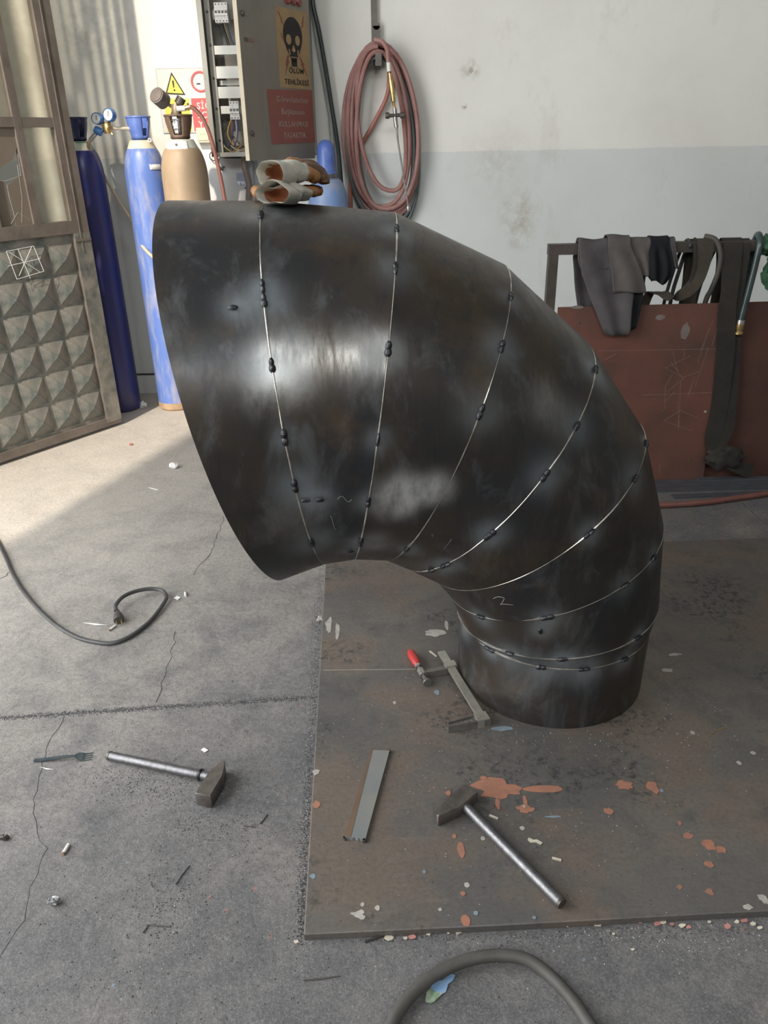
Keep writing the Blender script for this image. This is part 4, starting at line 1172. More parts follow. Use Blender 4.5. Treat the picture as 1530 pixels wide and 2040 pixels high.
coil('coiled_hose', M_ROSE, [(-.185, .66, .085, 5.080, 2.015), (-.145, .83, .01, 5.095, 1.99), (-.235, .88, .06, 5.11, 2.025), (-.195, .80, -.035, 5.12, 1.985), (-.215, .92, .09, 5.13, 2.035), (-.250, .86, .0, 5.142, 2.005), (-.175, .96, .05, 5.152, 2.03), (-.235, .90, .03, 5.16, 1.99)], .0135, 'dusty red rubber hose coiled in long loops over the hook')
coil('coiled_hose', M_TEAL, [(-.165, .78, .07, 5.105, 1.965), (-.225, .87, .0, 5.128, 1.965), (-.195, .94, .08, 5.165, 1.97), (-.24, .95, .03, 5.17, 1.965), (-.21, .90, .06, 5.175, 1.97)], .0115, 'dark green hose coiled among the red hose loops')
mb = MB().tube(catmull([(.08, 5.165, 1.93), (.07, 5.165, 1.78), (-.02, 5.17, 1.62), (-.10, 5.17, 1.50), (-.16, 5.17, 1.38), (-.17, 5.175, 1.1), (-.16, 5.17, .5), (-.15, 5.15, FZ + .015)], 6), .013, 9)
o = mb.build('gas_hose', M_REDH); tag(o, 'single red hose crossing the inside of the coil toward the floor', 'hose')
TO = thing('gas_torch', 'brass and steel gas torch hanging from the hose coil', 'torch', (.12, 5.04, 1.14))
MB().tube(catmull([(.0, 5.06, 2.045), (.045, 5.04, 2.03), (.07, 5.03, 1.99), (.076, 5.03, 1.93)], 5), .013, 10).build('hose_end', M_ROSE, TO)
MB().cyl((.076, 5.03, 1.935), (.079, 5.03, 1.885), .012, 14).build('hose_sleeve', M_WHITE, TO)
MB().lathe([(0, 0), (.008, 0), (.009, .03), (.013, .035), (.014, .14), (.010, .15), (.008, .18), (0, .18)], frame(V((.108, 5.03, 1.70)), V((1, 0, 0)), V((0, 1, 0)), V((-.15, 0, 1)).normalized()), 14).build('handle', M_BRASS, TO)
mb = MB().cyl((.068, 5.025, 1.661), (.150, 5.025, 1.664), .010, 10); mb.build('valve_block', M_DARKIRON, TO)
for x in (.066, .152): MB().lathe([(0, -.012), (.016, -.012), (.018, 0), (.016, .012), (0, .012)], frame(V((x, 5.025, 1.662)), V((0, 1, 0)), V((0, 0, 1)), V((1, 0, 0))), 12).build('valve_knob', M_DARKIRON, TO)
MB().tube([(.109, 5.03, 1.70), (.112, 5.03, 1.64), (.118, 5.03, 1.60)], .012, 12).build('mixer', M_CHROME, TO)
MB().tube([(.118, 5.03, 1.61), (.125, 5.03, 1.53), (.185, 5.03, 1.165)], [.007, .0055, .005], 10).build('lance', M_CHROME, TO)
MB().lathe([(0, 0), (.010, 0), (.013, .012), (.011, .028), (.006, .036), (0, .036)], frame(V((.188, 5.03, 1.14)), V((1, 0, 0)), V((0, 1, 0)), V((-.15, 0, 1)).normalized()), 12).build('nozzle', M_CHROME, TO)

# ================================================================== RACK WITH PLATES (right)
M_RACK = mat('brown_rack_steel', (0.055, 0.047, 0.042), (0.085, 0.07, 0.06), 10, .5, .3)
RY = 3.62
RK = thing('steel_rack', 'brown square-tube steel rack carrying clothes and slings', 'rack', (1.65, RY + .2, FZ))
MB().box((1.68, RY, 1.070), (1.84, .045, .045)).build('top_bar', M_RACK, RK)
for x in (.784, 2.58):
    MB().box((x, RY, (1.048 + FZ) / 2), (.042, .042, 1.048 - FZ)).build('post', M_RACK, RK)
    MB().box((x, RY + .2, FZ + .02), (.042, .45, .04)).build('foot', M_RACK, RK)
MB().box((1.68, RY + .02, .12), (1.76, .03, .04)).build('lower_bar', M_RACK, RK)
MB().bar((.784, RY + .02, .55), (.784, RY + .40, FZ + .03), .03, .03).build('brace', M_RACK, RK)
MB().bar((2.58, RY + .02, .55), (2.58, RY + .40, FZ + .03), .03, .03).build('brace', M_RACK, RK)
M_PRIM = mat('red_brown_primer', (0.145, 0.066, 0.049), (0.092, 0.052, 0.043), 4, .55, .1, bump=.05)
M_PRIM2 = mat('dark_red_brown_primer', (0.095, 0.047, 0.037), (0.065, 0.038, 0.032), 4, .55, .1, bump=.05)
def lean(name, label, x0, x1, ztop, ytop, ybot, m, th=.008):
    a, b = V(((x0 + x1) / 2, ybot, FZ)), V(((x0 + x1) / 2, ytop, ztop))
    d = (b - a).normalized(); nn = V((0, -d.z, d.y))
    t = thing(name, label, 'steel plate', a)
    mm = frame(V((0, ybot, FZ)), V((1, 0, 0)), d, nn)
    L = (b - a).length
    mb = MB().prism([(x0, 0), (x1 - .01, 0), (x1, .3), (x1 + .015, L - .02), (x1, L), (x0, L - .005)], th, mm)
    mb.build('plate_sheet', m, t)
    return t, mm, L, th
PA, ma, La, tha = lean('leaning_plate', 'red-brown primed steel plate leaning on the rack, scribed with lines', .815, 1.595, .826, 3.583, 3.515, M_PRIM)
PB, mb_, Lb, thb = lean('leaning_plate', 'darker primed steel plate leaning behind the hanging sling', 1.56, 2.55, .830, 3.592, 3.535, M_PRIM2)
M_SCR = mat('scribed_bare_steel', (0.27, 0.21, 0.18), (0.18, 0.12, 0.10), 60, .5)
def mark(pts, w=.0010, m=M_SCR, par=PA, mm=ma, th=tha, name='scribe_line'):
    mb = MB()
    for a, b in zip(pts[:-1], pts[1:]):
        mb.bar(mm @ V((a[0], a[1], th + .0003)), mm @ V((b[0], b[1], th + .0003)), w, .0005, up=(0, -1, .05))
    mb.build(name, m, par)
def wp(px, py):                                        # a point of the photo on the leaning plate's face
    a, b = px - 765.0, py - 1020.0
    u = math.cos(ROLL) * a - math.sin(ROLL) * b; v = math.sin(ROLL) * a + math.cos(ROLL) * b
    d = V((u, -sn * v + cs * FPX, -cs * v - sn * FPX))
    o_, n_ = ma @ V((0, 0, tha)), (ma.to_3x3() @ V((0, 0, 1)))
    p = V((0, 0, EYE)) + d * ((o_ - V((0, 0, EYE))).dot(n_) / d.dot(n_))
    q = ma.inverted() @ p
    return (q.x, q.y)
for line in [[(1190, 699), (1440, 695)], [(1325, 733), (1375, 709)], [(1325, 733), (1360, 752), (1395, 740)], [(1326, 765), (1324, 815)], [(1356, 760), (1352, 855)], [(1322, 786), (1440, 781)], [(1330, 780), (1360, 755)],
             [(1322, 838), (1355, 818), (1390, 832)], [(1322, 838), (1378, 858)], [(1325, 770), (1340, 745)], [(1325, 800), (1345, 780)], [(1205, 717), (1228, 704)], [(1370, 790), (1385, 750)], [(1390, 720), (1405, 680)], [(1425, 700), (1440, 660)],
             [(1363, 712), (1363, 695)], [(1340, 700), (1350, 740)], [(1385, 770), (1412, 690)], [(1418, 690), (1428, 655)], [(1280, 787), (1322, 786)], [(1352, 855), (1350, 800)], [(1395, 700), (1420, 640)], [(1335, 720), (1362, 756)], [(1425, 740), (1436, 700)], [(1430, 620), (1432, 612)], [(1393, 612), (1396, 600)], [(1314, 945), (1314, 925)]]:
    mark([wp(*p) for p in line])
for px, py, r in [(1326, 753, .005), (1321, 820, .005), (1374, 918, .006), (1292, 790, .004), (1154, 643, .005)]:
    x, y = wp(px, py)
    MB().lathe([(0, 0), (r, 0), (r * .8, .002), (0, .003)], ma @ Matrix.Translation((x, y, tha)), 12).build('weld_spatter', M_DARKIRON, PA)
for px, py, w, h in [(1150, 612, .03, .008), (1315, 632, .022, .012), (1365, 660, .02, .04), (1425, 908, .006, .008), (1405, 820, .006, .006)]:
    x, y = wp(px, py)
    MB().prism([(x + w * math.cos(a) * random.uniform(.8, 1.2), y + h * math.sin(a) * random.uniform(.8, 1.2)) for a in [2 * PI * i / 14 for i in range(14)]], .0005, ma @ Matrix.Translation((0, 0, tha))).build('scuff_mark', M_PALE if w < .02 else mat('grey_scuff', (0.17, 0.14, 0.13), (0.13, 0.10, 0.09), 20, .6), PA)

# ------------------------------------------------------------------ clothes over the bar
M_CLOTH = mat('grey_work_cloth', (0.092, 0.084, 0.088), (0.066, 0.060, 0.062), 9, .95, bump=.25, bscale=220)
M_CLOTH2 = mat('grey_work_cloth_worn', (0.108, 0.095, 0.090), (0.078, 0.07, 0.068), 9, .95, bump=.25, bscale=220)
M_BLK = mat('black_cloth', (0.011, 0.012, 0.014), (0.018, 0.018, 0.02), 12, .9, bump=.2, bscale=200)
BT = 1.0925
for m_ in (M_CLOTH, M_CLOTH2, M_BLK, M_PRIM, M_PRIM2): m_.node_tree.nodes['Principled BSDF'].inputs['Specular IOR Level'].default_value = .12
def drape(name, parent, m, x0, x1, fr, bk, off, fold=.008, nf=3.0, ph=0.0, lump=.01, wavy=.004):
    """fr / bk: lists of (z, xl, xr) down the front / back, from just under the bar's top"""
    sec = []
    h = .0225 + off
    top = BT + off
    sec.append(('b', None))
    rows = []
    for z, xl, xr in reversed(bk): rows.append((RY + h, z, xl, xr, -1))
    for k in range(7):
        a = PI * k / 6
        rows.append((RY + math.cos(a) * h, top - h * .55 + math.sin(a) * h * .75, x0, x1, 0))
    for z, xl, xr in fr: rows.append((RY - h, z, xl, xr, 1))
    def interp(v):
        q = v * (len(rows) - 1); i = min(int(q), len(rows) - 2); f = q - i
        return [rows[i][j] * (1 - f) + rows[i + 1][j] * f for j in range(5)]
    def fn(u, v):
        y, z, xl, xr, s = interp(v)
        x = xl + (xr - xl) * u
        amt = min(1, abs(z - top) / .1)
        y -= (s if s else -.0) * amt * (fold * (1 + math.sin(u * nf * 2 * PI + ph + z * 4)) + .004 * noise.noise(V((x * 12, z * 12, ph))))
        if s > 0: y -= max(0, BT - z) * .12
        z += lump * (1 - min(1, abs(z - top) / .05)) * (noise.noise(V((x * 14, ph, 0))) + .3)
        if v > .97 or v < .03: z += wavy * math.sin(u * 5 + ph)
        x += .004 * noise.noise(V((z * 9, u, ph)))
        return V((x, y, z))
    return MB().grid(fn, 26, 44).build(name, m, parent, sharp=80, solid=.004)
CL = thing('work_trousers', 'grey work trousers with black lining slung over the rack bar', 'trousers', (1.1, RY, .68))
drape('far_leg', CL, M_CLOTH, .888, 1.07, [(1.03, .89, 1.07), (.99, .90, 1.06)], [(1.03, .882, 1.06), (.93, .895, 1.06), (.78, .925, 1.06)], .004, .004, 2, 1)
drape('near_leg', CL, M_CLOTH, .890, 1.12, [(1.04, .897, 1.11), (.97, .905, 1.135), (.88, .945, 1.150), (.80, .985, 1.145), (.70, 1.030, 1.142)], [(1.03, .90, 1.1), (.95, .91, 1.1)], .010, .007, 1.5, 2)
drape('folded_leg', CL, M_CLOTH2, 1.015, 1.115, [(1.05, 1.020, 1.135), (.99, 1.035, 1.165), (.93, 1.045, 1.190), (.885, 1.052, 1.205)], [(1.03, 1.02, 1.13), (.98, 1.03, 1.14)], .022, .006, 1.2, 0)
drape('inner_lining', CL, M_BLK, 1.10, 1.20, [(1.0, 1.12, 1.20), (.88, 1.13, 1.195), (.78, 1.135, 1.185), (.725, 1.14, 1.178)], [(1.03, 1.10, 1.2), (.97, 1.11, 1.2)], .006, .003, 1, 3, .004, .004)
drape('waistband', CL, M_CLOTH2, 1.10, 1.215, [(1.05, 1.115, 1.225), (.99, 1.15, 1.225), (.955, 1.17, 1.222)], [(1.03, 1.12, 1.21), (.9, 1.13, 1.2)], .012, .005, 2, 2)
drape('pocket_lining', CL, M_BLK, 1.205, 1.29, [(1.06, 1.20, 1.30), (1.00, 1.20, 1.315), (.955, 1.205, 1.315), (.925, 1.225, 1.285)], [(1.03, 1.2, 1.3), (.96, 1.22, 1.3)], .014, .009, 2.2, .5, .014, .010)
drape('hem_corner', CL, M_CLOTH, 1.275, 1.318, [(1.06, 1.285, 1.325), (1.01, 1.30, 1.336), (.985, 1.318, 1.342)], [(1.03, 1.27, 1.32), (.99, 1.28, 1.32)], .010, .004, 1, 1, .005, .004)

# ------------------------------------------------------------------ slings, hoses and rag on the bar
M_SLING = mat('dirty_brown_webbing', (0.058, 0.046, 0.033), (0.034, 0.028, 0.021), 10, .9, bump=.3, bscale=150)
M_SLING2 = mat('dark_brown_webbing', (0.028, 0.023, 0.019), (0.017, 0.015, 0.012), 10, .9, bump=.3, bscale=150)
def strap(pts, w, th, name, m, parent=None, n=6, side=(1, 0, 0), ws=None):
    P = catmull(pts, n)
    vs = []
    for i, p in enumerate(P):
        t = (P[min(i + 1, len(P) - 1)] - P[max(i - 1, 0)]).normalized()
        f = i / (len(P) - 1)
        ww = w if ws is None else ws[min(int(f * (len(ws) - 1)), len(ws) - 2)] * (1 - (f * (len(ws) - 1)) % 1) + ws[min(int(f * (len(ws) - 1)) + 1, len(ws) - 1)] * ((f * (len(ws) - 1)) % 1)
        s_ = V(side); s_ = (s_ - t * s_.dot(t)).normalized()
        u_ = s_.cross(t).normalized() * th / 2
        vs += [p - s_ * ww / 2 - u_, p + s_ * ww / 2 - u_, p + s_ * ww / 2 + u_, p - s_ * ww / 2 + u_]
    fs = []
    for i in range(len(P) - 1):
        for k in range(4): fs.append((i * 4 + k, i * 4 + (k + 1) % 4, i * 4 + 4 + (k + 1) % 4, i * 4 + 4 + k))
    fs += [(3, 2, 1, 0), tuple((len(P) - 1) * 4 + k for k in range(4))]
    return MB().add(vs, fs).build(name, m, parent, sharp=50)
S1 = thing('lifting_sling', 'brown webbing sling looped over the bar, its front end curling left', 'sling', (1.42, RY, .80))
strap([(1.44, RY + .035, .60), (1.435, RY + .035, .85), (1.45, RY + .032, 1.05), (1.455, RY, 1.102), (1.455, RY - .032, 1.06), (1.445, RY - .04, .98), (1.425, RY - .05, .92), (1.38, RY - .055, .875), (1.33, RY - .05, .858), (1.28, RY - .03, .872), (1.25, RY + .02, .865), (1.235, RY + .03, .80)], .075, .005, 'webbing', M_SLING, S1, ws=[.075, .075, .075, .072, .06, .045, .045, .04])
strap([(1.425, RY + .05, .62), (1.42, RY + .05, .9), (1.405, RY + .03, 1.05), (1.405, RY, 1.100), (1.408, RY - .034, 1.06), (1.412, RY - .044, .98), (1.395, RY - .05, .91), (1.36, RY - .05, .870)], .03, .006, 'webbing_edge', M_SLING2, S1, ws=[.03, .03, .024, .014, .014, .012])
S2 = thing('lifting_sling', 'long dark webbing sling hanging from the bar to the floor over the plates', 'sling', (1.62, RY, FZ))
strap([(1.585, RY + .04, .65), (1.59, RY + .04, .95), (1.575, RY + .032, 1.06), (1.575, RY, 1.102), (1.575, RY - .034, 1.06), (1.580, RY - .042, .98), (1.585, RY - .055, .88), (1.585, RY - .062, .80), (1.605, RY - .075, .6), (1.615, RY - .09, .35), (1.60, RY - .11, .20), (1.61, RY - .13, .14)], .085, .006, 'webbing', M_SLING2, S2, ws=[.085, .085, .09, .085, .075, .085, .08, .06])
strap([(1.64, RY + .045, .65), (1.64, RY + .04, .95), (1.63, RY + .03, 1.06), (1.63, RY, 1.098), (1.63, RY - .03, 1.06), (1.632, RY - .036, .98), (1.625, RY - .045, .88), (1.63, RY - .055, .80), (1.66, RY - .075, .5), (1.67, RY - .10, .25), (1.64, RY - .12, .17), (1.66, RY - .14, .10), (1.73, RY - .15, .06), (1.80, RY - .15, .03)], .055, .006, 'webbing', M_SLING2, S2, ws=[.055, .055, .05, .05, .055, .06, .07])
mb = MB()
def knot(u, v):
    a, b = 2 * PI * u, PI * v
    q = V((math.sin(b) * math.cos(a), math.sin(b) * math.sin(a), math.cos(b)))
    r = 1 + .45 * noise.noise(q * 2.2 + V((3, 1, 0)))
    return V((1.66, RY - .145, .105)) + V((q.x * .085, q.y * .028, q.z * .058)) * r
mb.grid(knot, 24, 16, cu=True); mb.build('bunched_end', M_SLING2, S2, sharp=70)
for label, pts, r, m in [('thin black cable hanging behind the bar left of the brown sling', [(1.325, RY + .06, .55), (1.335, RY + .06, .8), (1.36, RY + .05, .98), (1.375, RY + .035, 1.06), (1.385, RY + .005, 1.098), (1.39, RY - .03, 1.07)], .008, M_BLACKRUB),
                    ('black cable bowed behind the brown sling', [(1.365, RY + .07, .55), (1.37, RY + .07, .82), (1.385, RY + .06, .95), (1.405, RY + .05, 1.06), (1.42, RY + .01, 1.10)], .009, M_BLACKRUB),
                    ('grey hose bent over the bar between the two slings', [(1.46, RY + .01, 1.112), (1.50, RY - .02, 1.098), (1.525, RY - .036, 1.04), (1.527, RY - .036, .96), (1.515, RY - .02, .88), (1.505, RY + .0, .82), (1.50, RY + .04, .6)], .0115, mat('grey_hose', (0.065, 0.058, 0.05), (0.045, 0.04, 0.035), 12, .6)),
                    ('wide black hose hanging behind the grey hose', [(1.475, RY + .09, .5), (1.48, RY + .08, .8), (1.50, RY + .07, .95), (1.52, RY + .05, 1.05), (1.535, RY + .035, 1.06)], .02, M_BLACKRUB)]:
    o = MB().tube(catmull(pts, 7), r, 10).build('hanging_cable', m); tag(o, label, 'cable')
GH_ = thing('hose_end', 'dark green hose with a brass coupling hanging over the rack bar', 'hose', (1.67, RY, .68))
MB().tube(catmull([(1.695, RY + .05, .6), (1.70, RY + .05, .9), (1.70, RY + .035, 1.07), (1.698, RY + .005, 1.115), (1.692, RY - .036, 1.08), (1.682, RY - .05, .98), (1.668, RY - .06, .86), (1.655, RY - .068, .745)], 8), .0145, 12).build('hose', mat('glossy_green_hose', (0.025, 0.04, 0.04), (0.05, 0.07, 0.07), 9, .25), GH_)
MB().cyl((1.656, RY - .068, .752), (1.655, RY - .069, .735), .018, 12).build('clip', M_CHROME, GH_)
MB().lathe([(.0, .0), (.014, 0), (.019, .004), (.019, .012), (.015, .016), (.0155, .024), (.018, .028), (.018, .05), (.013, .055), (0, .055)], Matrix.Translation((1.655, RY - .069, .685)), 14).build('coupling', M_BRASS, GH_)
M_RAG = mat('green_rag', (0.045, 0.12, 0.06), (0.03, 0.08, 0.045), 14, .9, bump=.3)
def ragblob(name, label, c, s, seed):
    mb = MB()
    def fn(u, v):
        a, b = 2 * PI * u, PI * v
        q = V((math.sin(b) * math.cos(a), math.sin(b) * math.sin(a), math.cos(b)))
        r = 1 + .5 * noise.noise(q * 2.6 + V((seed, 0, 0))) + .2 * noise.noise(q * 6 + V((seed, 2, 0)))
        return V(c) + V((q.x * s[0], q.y * s[1], q.z * s[2])) * r
    mb.grid(fn, 26, 18, cu=True)
    o = mb.build(name, M_RAG, sharp=70); tag(o, label, 'rag')
ragblob('green_rag', 'green rag hanging at the right edge of the picture', (1.808, RY - .045, .955), (.075, .02, .10), 3)
ragblob('green_rag', 'small dark green rag tied round the rack bar', (1.735, RY, 1.068), (.045, .042, .042), 8)

# ------------------------------------------------------------------ flat bars and red hose on the floor by the plates
M_FLAT = mat('blue_black_flat_bar', (0.085, 0.09, 0.105), (0.12, 0.122, 0.135), 9, .45, .4)
for k, (x0, y0, x1, y1, z) in enumerate([(1.18, 3.475, 2.75, 3.475, 0), (1.24, 3.425, 2.80, 3.44, 0), (1.22, 3.375, 2.70, 3.40, 0), (1.36, 3.30, 2.78, 3.36, 0), (1.55, 3.482, 2.72, 3.472, 1)]):
    zc = FZ + .004 + .008 * z
    d = V((x1 - x0, y1 - y0, 0)).normalized()
    o = MB().bar((x0, y0, zc), (x1, y1, zc), .04, .0075).build('flat_bar', M_FLAT)
    tag(o, ['dark flat bar on the floor right against the leaning plates', 'second dark flat bar out from the leaning plates', 'third dark flat bar out from the leaning plates', 'dark flat bar nearest the red floor hose', 'dark flat bar lying on top of the others under the sling end'][k], 'flat bar', 'flat bars on the floor by the plates')
mb = MB().tube(catmull([floor_at(1150, 1010, FZ + .015) , floor_at(1320, 1006, FZ + .015), floor_at(1400, 1001, FZ + .015), floor_at(1460, 993, FZ + .015), floor_at(1535, 982, FZ + .015), (2.2, 3.42, FZ + .015), (2.6, 3.6, FZ + .015)], 8), .0135, 10)
o = mb.build('floor_hose', mat('brown_red_hose', (0.17, 0.068, 0.055), (0.14, 0.055, 0.045), 9, .6)); tag(o, 'red hose lying along the floor in front of the flat bars', 'hose')

# ================================================================== TOOLS ON THE FLOOR
M_HEAD = mat('hammer_head_steel', (0.20, 0.175, 0.16), (0.12, 0.108, 0.10), 30, .42, .6, bump=.1)
M_PIPE = mat('worn_pipe_handle', (0.25, 0.25, 0.262), (0.155, 0.155, 0.163), 60, .44, .85, bump=.12)
def hammer(label, neck, end, tip, face, z, r, hh):
    """neck / end: handle on its axis; tip / face: ends of the head seen from above; z: floor level"""
    neck, end, tip, face = V(neck), V(end), V(tip), V(face)
    t = thing('cross_peen_hammer', label, 'hammer', (neck + end) / 2 * 1.0)
    t.location.z = z; ORG[t.name].z = z
    ax = (face - tip); L = ax.length; ax.normalize()
    hd = (end - neck); hd.z = 0; hd.normalize()
    # head: profile in the (ax, side) plane, extruded vertically
    side = V((-ax.y, ax.x, 0))
    if side.dot(hd) < 0: side = -side
    w = .022
    prof = [(0, -.002), (0, .004), (L * .22, .013), (L * .45, w), (L * .86, w), (L * .90, w * 1.02), (L * .985, w), (L, w * .85), (L, -w * .85), (L * .985, -w), (L * .90, -w * 1.02), (L * .86, -w), (L * .45, -w), (L * .2, -.014)]
    vs = []
    for zz, k in ((z + .001, .9), (z + .005, 1.0), (z + hh - .004, 1.0), (z + hh, .9)):
        for a, b in prof:
            vs.append(V((tip.x, tip.y, 0)) + ax * (L / 2 + (a - L / 2) * (.97 if k < 1 else 1)) + side * b * k + V((0, 0, zz)))
    n = len(prof)
    fs = [tuple(range(n)), tuple(range(3 * n, 4 * n))]
    for j in range(3):
        for i in range(n): fs.append((j * n + i, j * n + (i + 1) % n, (j + 1) * n + (i + 1) % n, (j + 1) * n + i))
    MB().add(vs, fs).build('head', M_HEAD, t, sharp=30)
    a = neck + hd * -.012
    P = [a.lerp(end, i / 12) for i in range(13)]
    MB().tube(P, r, 20).build('handle', M_PIPE, t)
    MB().tube([end - (end - neck).normalized() * .001, end + (end - neck).normalized() * .006], [r * 1.08, r * 1.0], 16).build('end_plug', M_DARKIRON, t)
    MB().tube([neck + hd * (w - .012 + k * .004) + V((0, 0, 0)) for k in range(3)], [r * 1.25, r * 1.3, r * 1.1], 16).build('weld_collar', M_WELD, t)
hA = .044
hammer('steel-handled cross-peen hammer lying on the bare concrete', V((*floor_at(408, 1546, FZ + .02)[:2], FZ + .021)), V((*floor_at(220, 1506, FZ + .014)[:2], FZ + .014)),
       V((*floor_at(446, 1514, FZ + hA)[:2], 0)), V((*floor_at(403, 1583, FZ + hA)[:2], 0)), FZ, .0125, hA)
hB = .036
hammer('steel-handled cross-peen hammer lying on the steel plate', V((*floor_at(918, 1598, .018)[:2], .019)), V((*floor_at(1116, 1798, .014)[:2], .015)),
       V((*floor_at(871, 1624, hB)[:2], 0)), V((*floor_at(940, 1568, hB)[:2], 0)), 0, .0125, hB)

# F-clamp beside the elbow base
M_CLAMP = mat('greenish_steel', (0.44, 0.43, 0.375), (0.34, 0.335, 0.295), 30, .42, .6)
M_CAST = mat('cast_iron', (0.21, 0.198, 0.178), (0.14, 0.132, 0.125), 30, .5, .5)
M_HANDLE = mat('red_wood_handle', (0.48, 0.045, 0.04), (0.35, 0.03, 0.03), 20, .4)
CP = thing('bar_clamp', 'F-shaped bar clamp with a red handle lying by the elbow base', 'clamp', (.2, 1.9, 0))
b0, b1 = floor_at(879, 1299, .022), floor_at(957, 1425, .022)
bd = (b1 - b0).normalized(); bs = V((bd.y, -bd.x, 0))          # bs points to the left (jaw side)
if bs.x > 0: bs = -bs
MB().bar(b0, b1, .024, .008).build('rail', M_CLAMP, CP)
def cl(p, s, z=.0): return V((p.x, p.y, 0)) + bs * s + V((0, 0, z))
ja = b1 + bd * .010
bm = lambda o_, z0: frame(V((o_.x, o_.y, z0)), bs, bd, V((0, 0, 1)))
# fixed jaw: channel section with a tapering nose
MB().prism([(-.020, -.016), (.022, -.016), (.030, -.010), (.105, -.006), (.112, .0), (.105, .008), (.05, .012), (.02, .016), (-.020, .016)], .006, bm(ja, .012)).build('fixed_jaw', M_CAST, CP)
MB().prism([(-.020, .010), (.05, .008), (.105, .004), (.105, .009), (.05, .014), (-.020, .018)], .024, bm(ja, .001)).build('jaw_rib', M_CAST, CP)
MB().prism([(-.020, -.018), (.02, -.018), (.10, -.010), (.10, -.006), (.02, -.013), (-.020, -.013)], .024, bm(ja, .001)).build('jaw_rib', M_CAST, CP)
MB().box(cl(ja, .0, .014), (.036, .034, .028), Matrix((bs, bd, V((0, 0, 1)))).transposed()).build('jaw_socket', M_CLAMP, CP)
mb = MB(); text_mesh(mb, 'KAYA', .013, frame(cl(ja, .045, .0182), -bs, -bd, V((0, 0, 1))), depth=.0004); mb.build('cast_lettering', M_CLAMP, CP, recalc=False)
sa_ = floor_at(897, 1327, .02)
MB().prism([(-.018, -.010), (.10, -.006), (.10, .010), (-.018, .014)], .006, bm(sa_, .014)).build('sliding_arm', M_CAST, CP)
MB().prism([(.015, .008), (.10, .005), (.10, .011), (.015, .016)], .022, bm(sa_, .002)).build('arm_rib', M_CAST, CP)
MB().box(cl(sa_, .0, .016), (.034, .026, .030), Matrix((bs, bd, V((0, 0, 1)))).transposed()).build('arm_socket', M_CLAMP, CP)
sc0 = cl(sa_, .094, .016)
MB().cyl(sc0 - bd * .014, sc0 + bd * .016, .0125, 16).build('screw_boss', M_CHROME, CP)
MB().cyl(sc0 - bd * .045, sc0 + bd * .042, .0065, 12).build('spindle', M_TOOL, CP)
MB().tube([sc0 + bd * .034, sc0 + bd * .042, sc0 + bd * .050, sc0 + bd * .053], [.007, .012, .0145, .013], 16).build('swivel_pad', M_CAST, CP)
MB().cyl(sc0 - bd * .030, sc0 - bd * .042, .0105, 16).build('ferrule', M_CHROME, CP)
MB().tube([sc0 - bd * q for q in (.040, .046, .07, .095, .112, .120, .123)], [.0105, .0125, .0145, .0145, .0125, .008, .003], 18).build('handle', M_HANDLE, CP)

# flat steel offcut
o4 = [floor_at(738, 1494, .009), floor_at(776, 1495, .009), floor_at(728, 1671, .009), floor_at(686, 1667, .009)]
OC = thing('steel_offcut', 'blue-grey flat steel offcut lying on the plate left of the hammer', 'steel strip', sum(o4, V((0, 0, 0))) / 4 - V((0, 0, .009)))
n_ = 14
ol = [o4[0], o4[1]] + [o4[1].lerp(o4[2], 1.0)] + [o4[2].lerp(o4[3], i / n_) + V((0, random.uniform(-.002, .002), 0)) for i in range(1, n_)] + [o4[3]]
mb = MB(); k = len(ol)
mb.add([V((p.x, p.y, .0005)) for p in ol] + [V((p.x, p.y, .009)) for p in ol], [tuple(range(k)), tuple(range(k, 2 * k))] + [(i, (i + 1) % k, (i + 1) % k + k, i + k) for i in range(k)])
mb.build('strip', mat('blue_grey_scale', (0.25, 0.27, 0.28), (0.31, 0.305, 0.285), 9, .45, .4), OC)
ru = [o4[0], o4[0].lerp(o4[1], .12), o4[3].lerp(o4[2], .30), o4[3]]
mb = MB(); mb.add([V((p.x, p.y, .0092)) for p in ru] + [V((p.x, p.y, .0096)) for p in ru], [(0, 1, 2, 3), (4, 5, 6, 7), (0, 1, 5, 4), (1, 2, 6, 5), (2, 3, 7, 6), (3, 0, 4, 7)])
mb.build('rust_edge', mat('rust_brown', (0.19, 0.125, 0.085), (0.14, 0.10, 0.075), 18, .6, .3), OC)
for p in (o4[1], o4[3], o4[2]):
    mb = MB()
    for q in range(3):
        mb.box(V((p.x, p.y, .0045)) + V((random.uniform(-.006, .006), random.uniform(-.003, .003), 0)), (.007, .006, .0085), Matrix.Rotation(random.uniform(0, 3), 3, 'Z'))
    mb.build('burr', M_DARKIRON, OC)

# plastic fork
FK = thing('plastic_fork', 'dark grey plastic fork lying left of the hammer handle', 'fork', floor_at(125, 1508, FZ))
f0, f1, f2 = floor_at(68, 1515, FZ + .004), floor_at(150, 1507, FZ + .008), floor_at(188, 1504, FZ + .004)
M_FORK = mat('smoky_plastic', (0.045, 0.06, 0.07), (0.08, 0.10, 0.11), 20, .2)
strap([f0, f0.lerp(f1, .3), f0.lerp(f1, .7) + V((0, 0, .003)), f1 + V((0, 0, .002))], .011, .003, 'fork_handle', M_FORK, FK, side=(0, 1, 0), ws=[.011, .011, .009, .007])
fd = (f2 - f1).normalized(); fs_ = V((-fd.y, fd.x, 0))
strap([f1 + V((0, 0, .002)), f1 + fd * .008 - V((0, 0, .001)), f1 + fd * .020 - V((0, 0, .003))], .022, .002, 'fork_bowl', M_FORK, FK, side=(0, 1, 0), ws=[.008, .028, .031])
for k in range(4):
    a = f1 + fd * .018 + fs_ * (-.0130 + .0087 * k) - V((0, 0, .003))
    strap([a, a + fd * .012 - V((0, 0, .002)), a + fd * .026], .0036, .0018, 'tine', M_FORK, FK, side=(0, 1, 0))

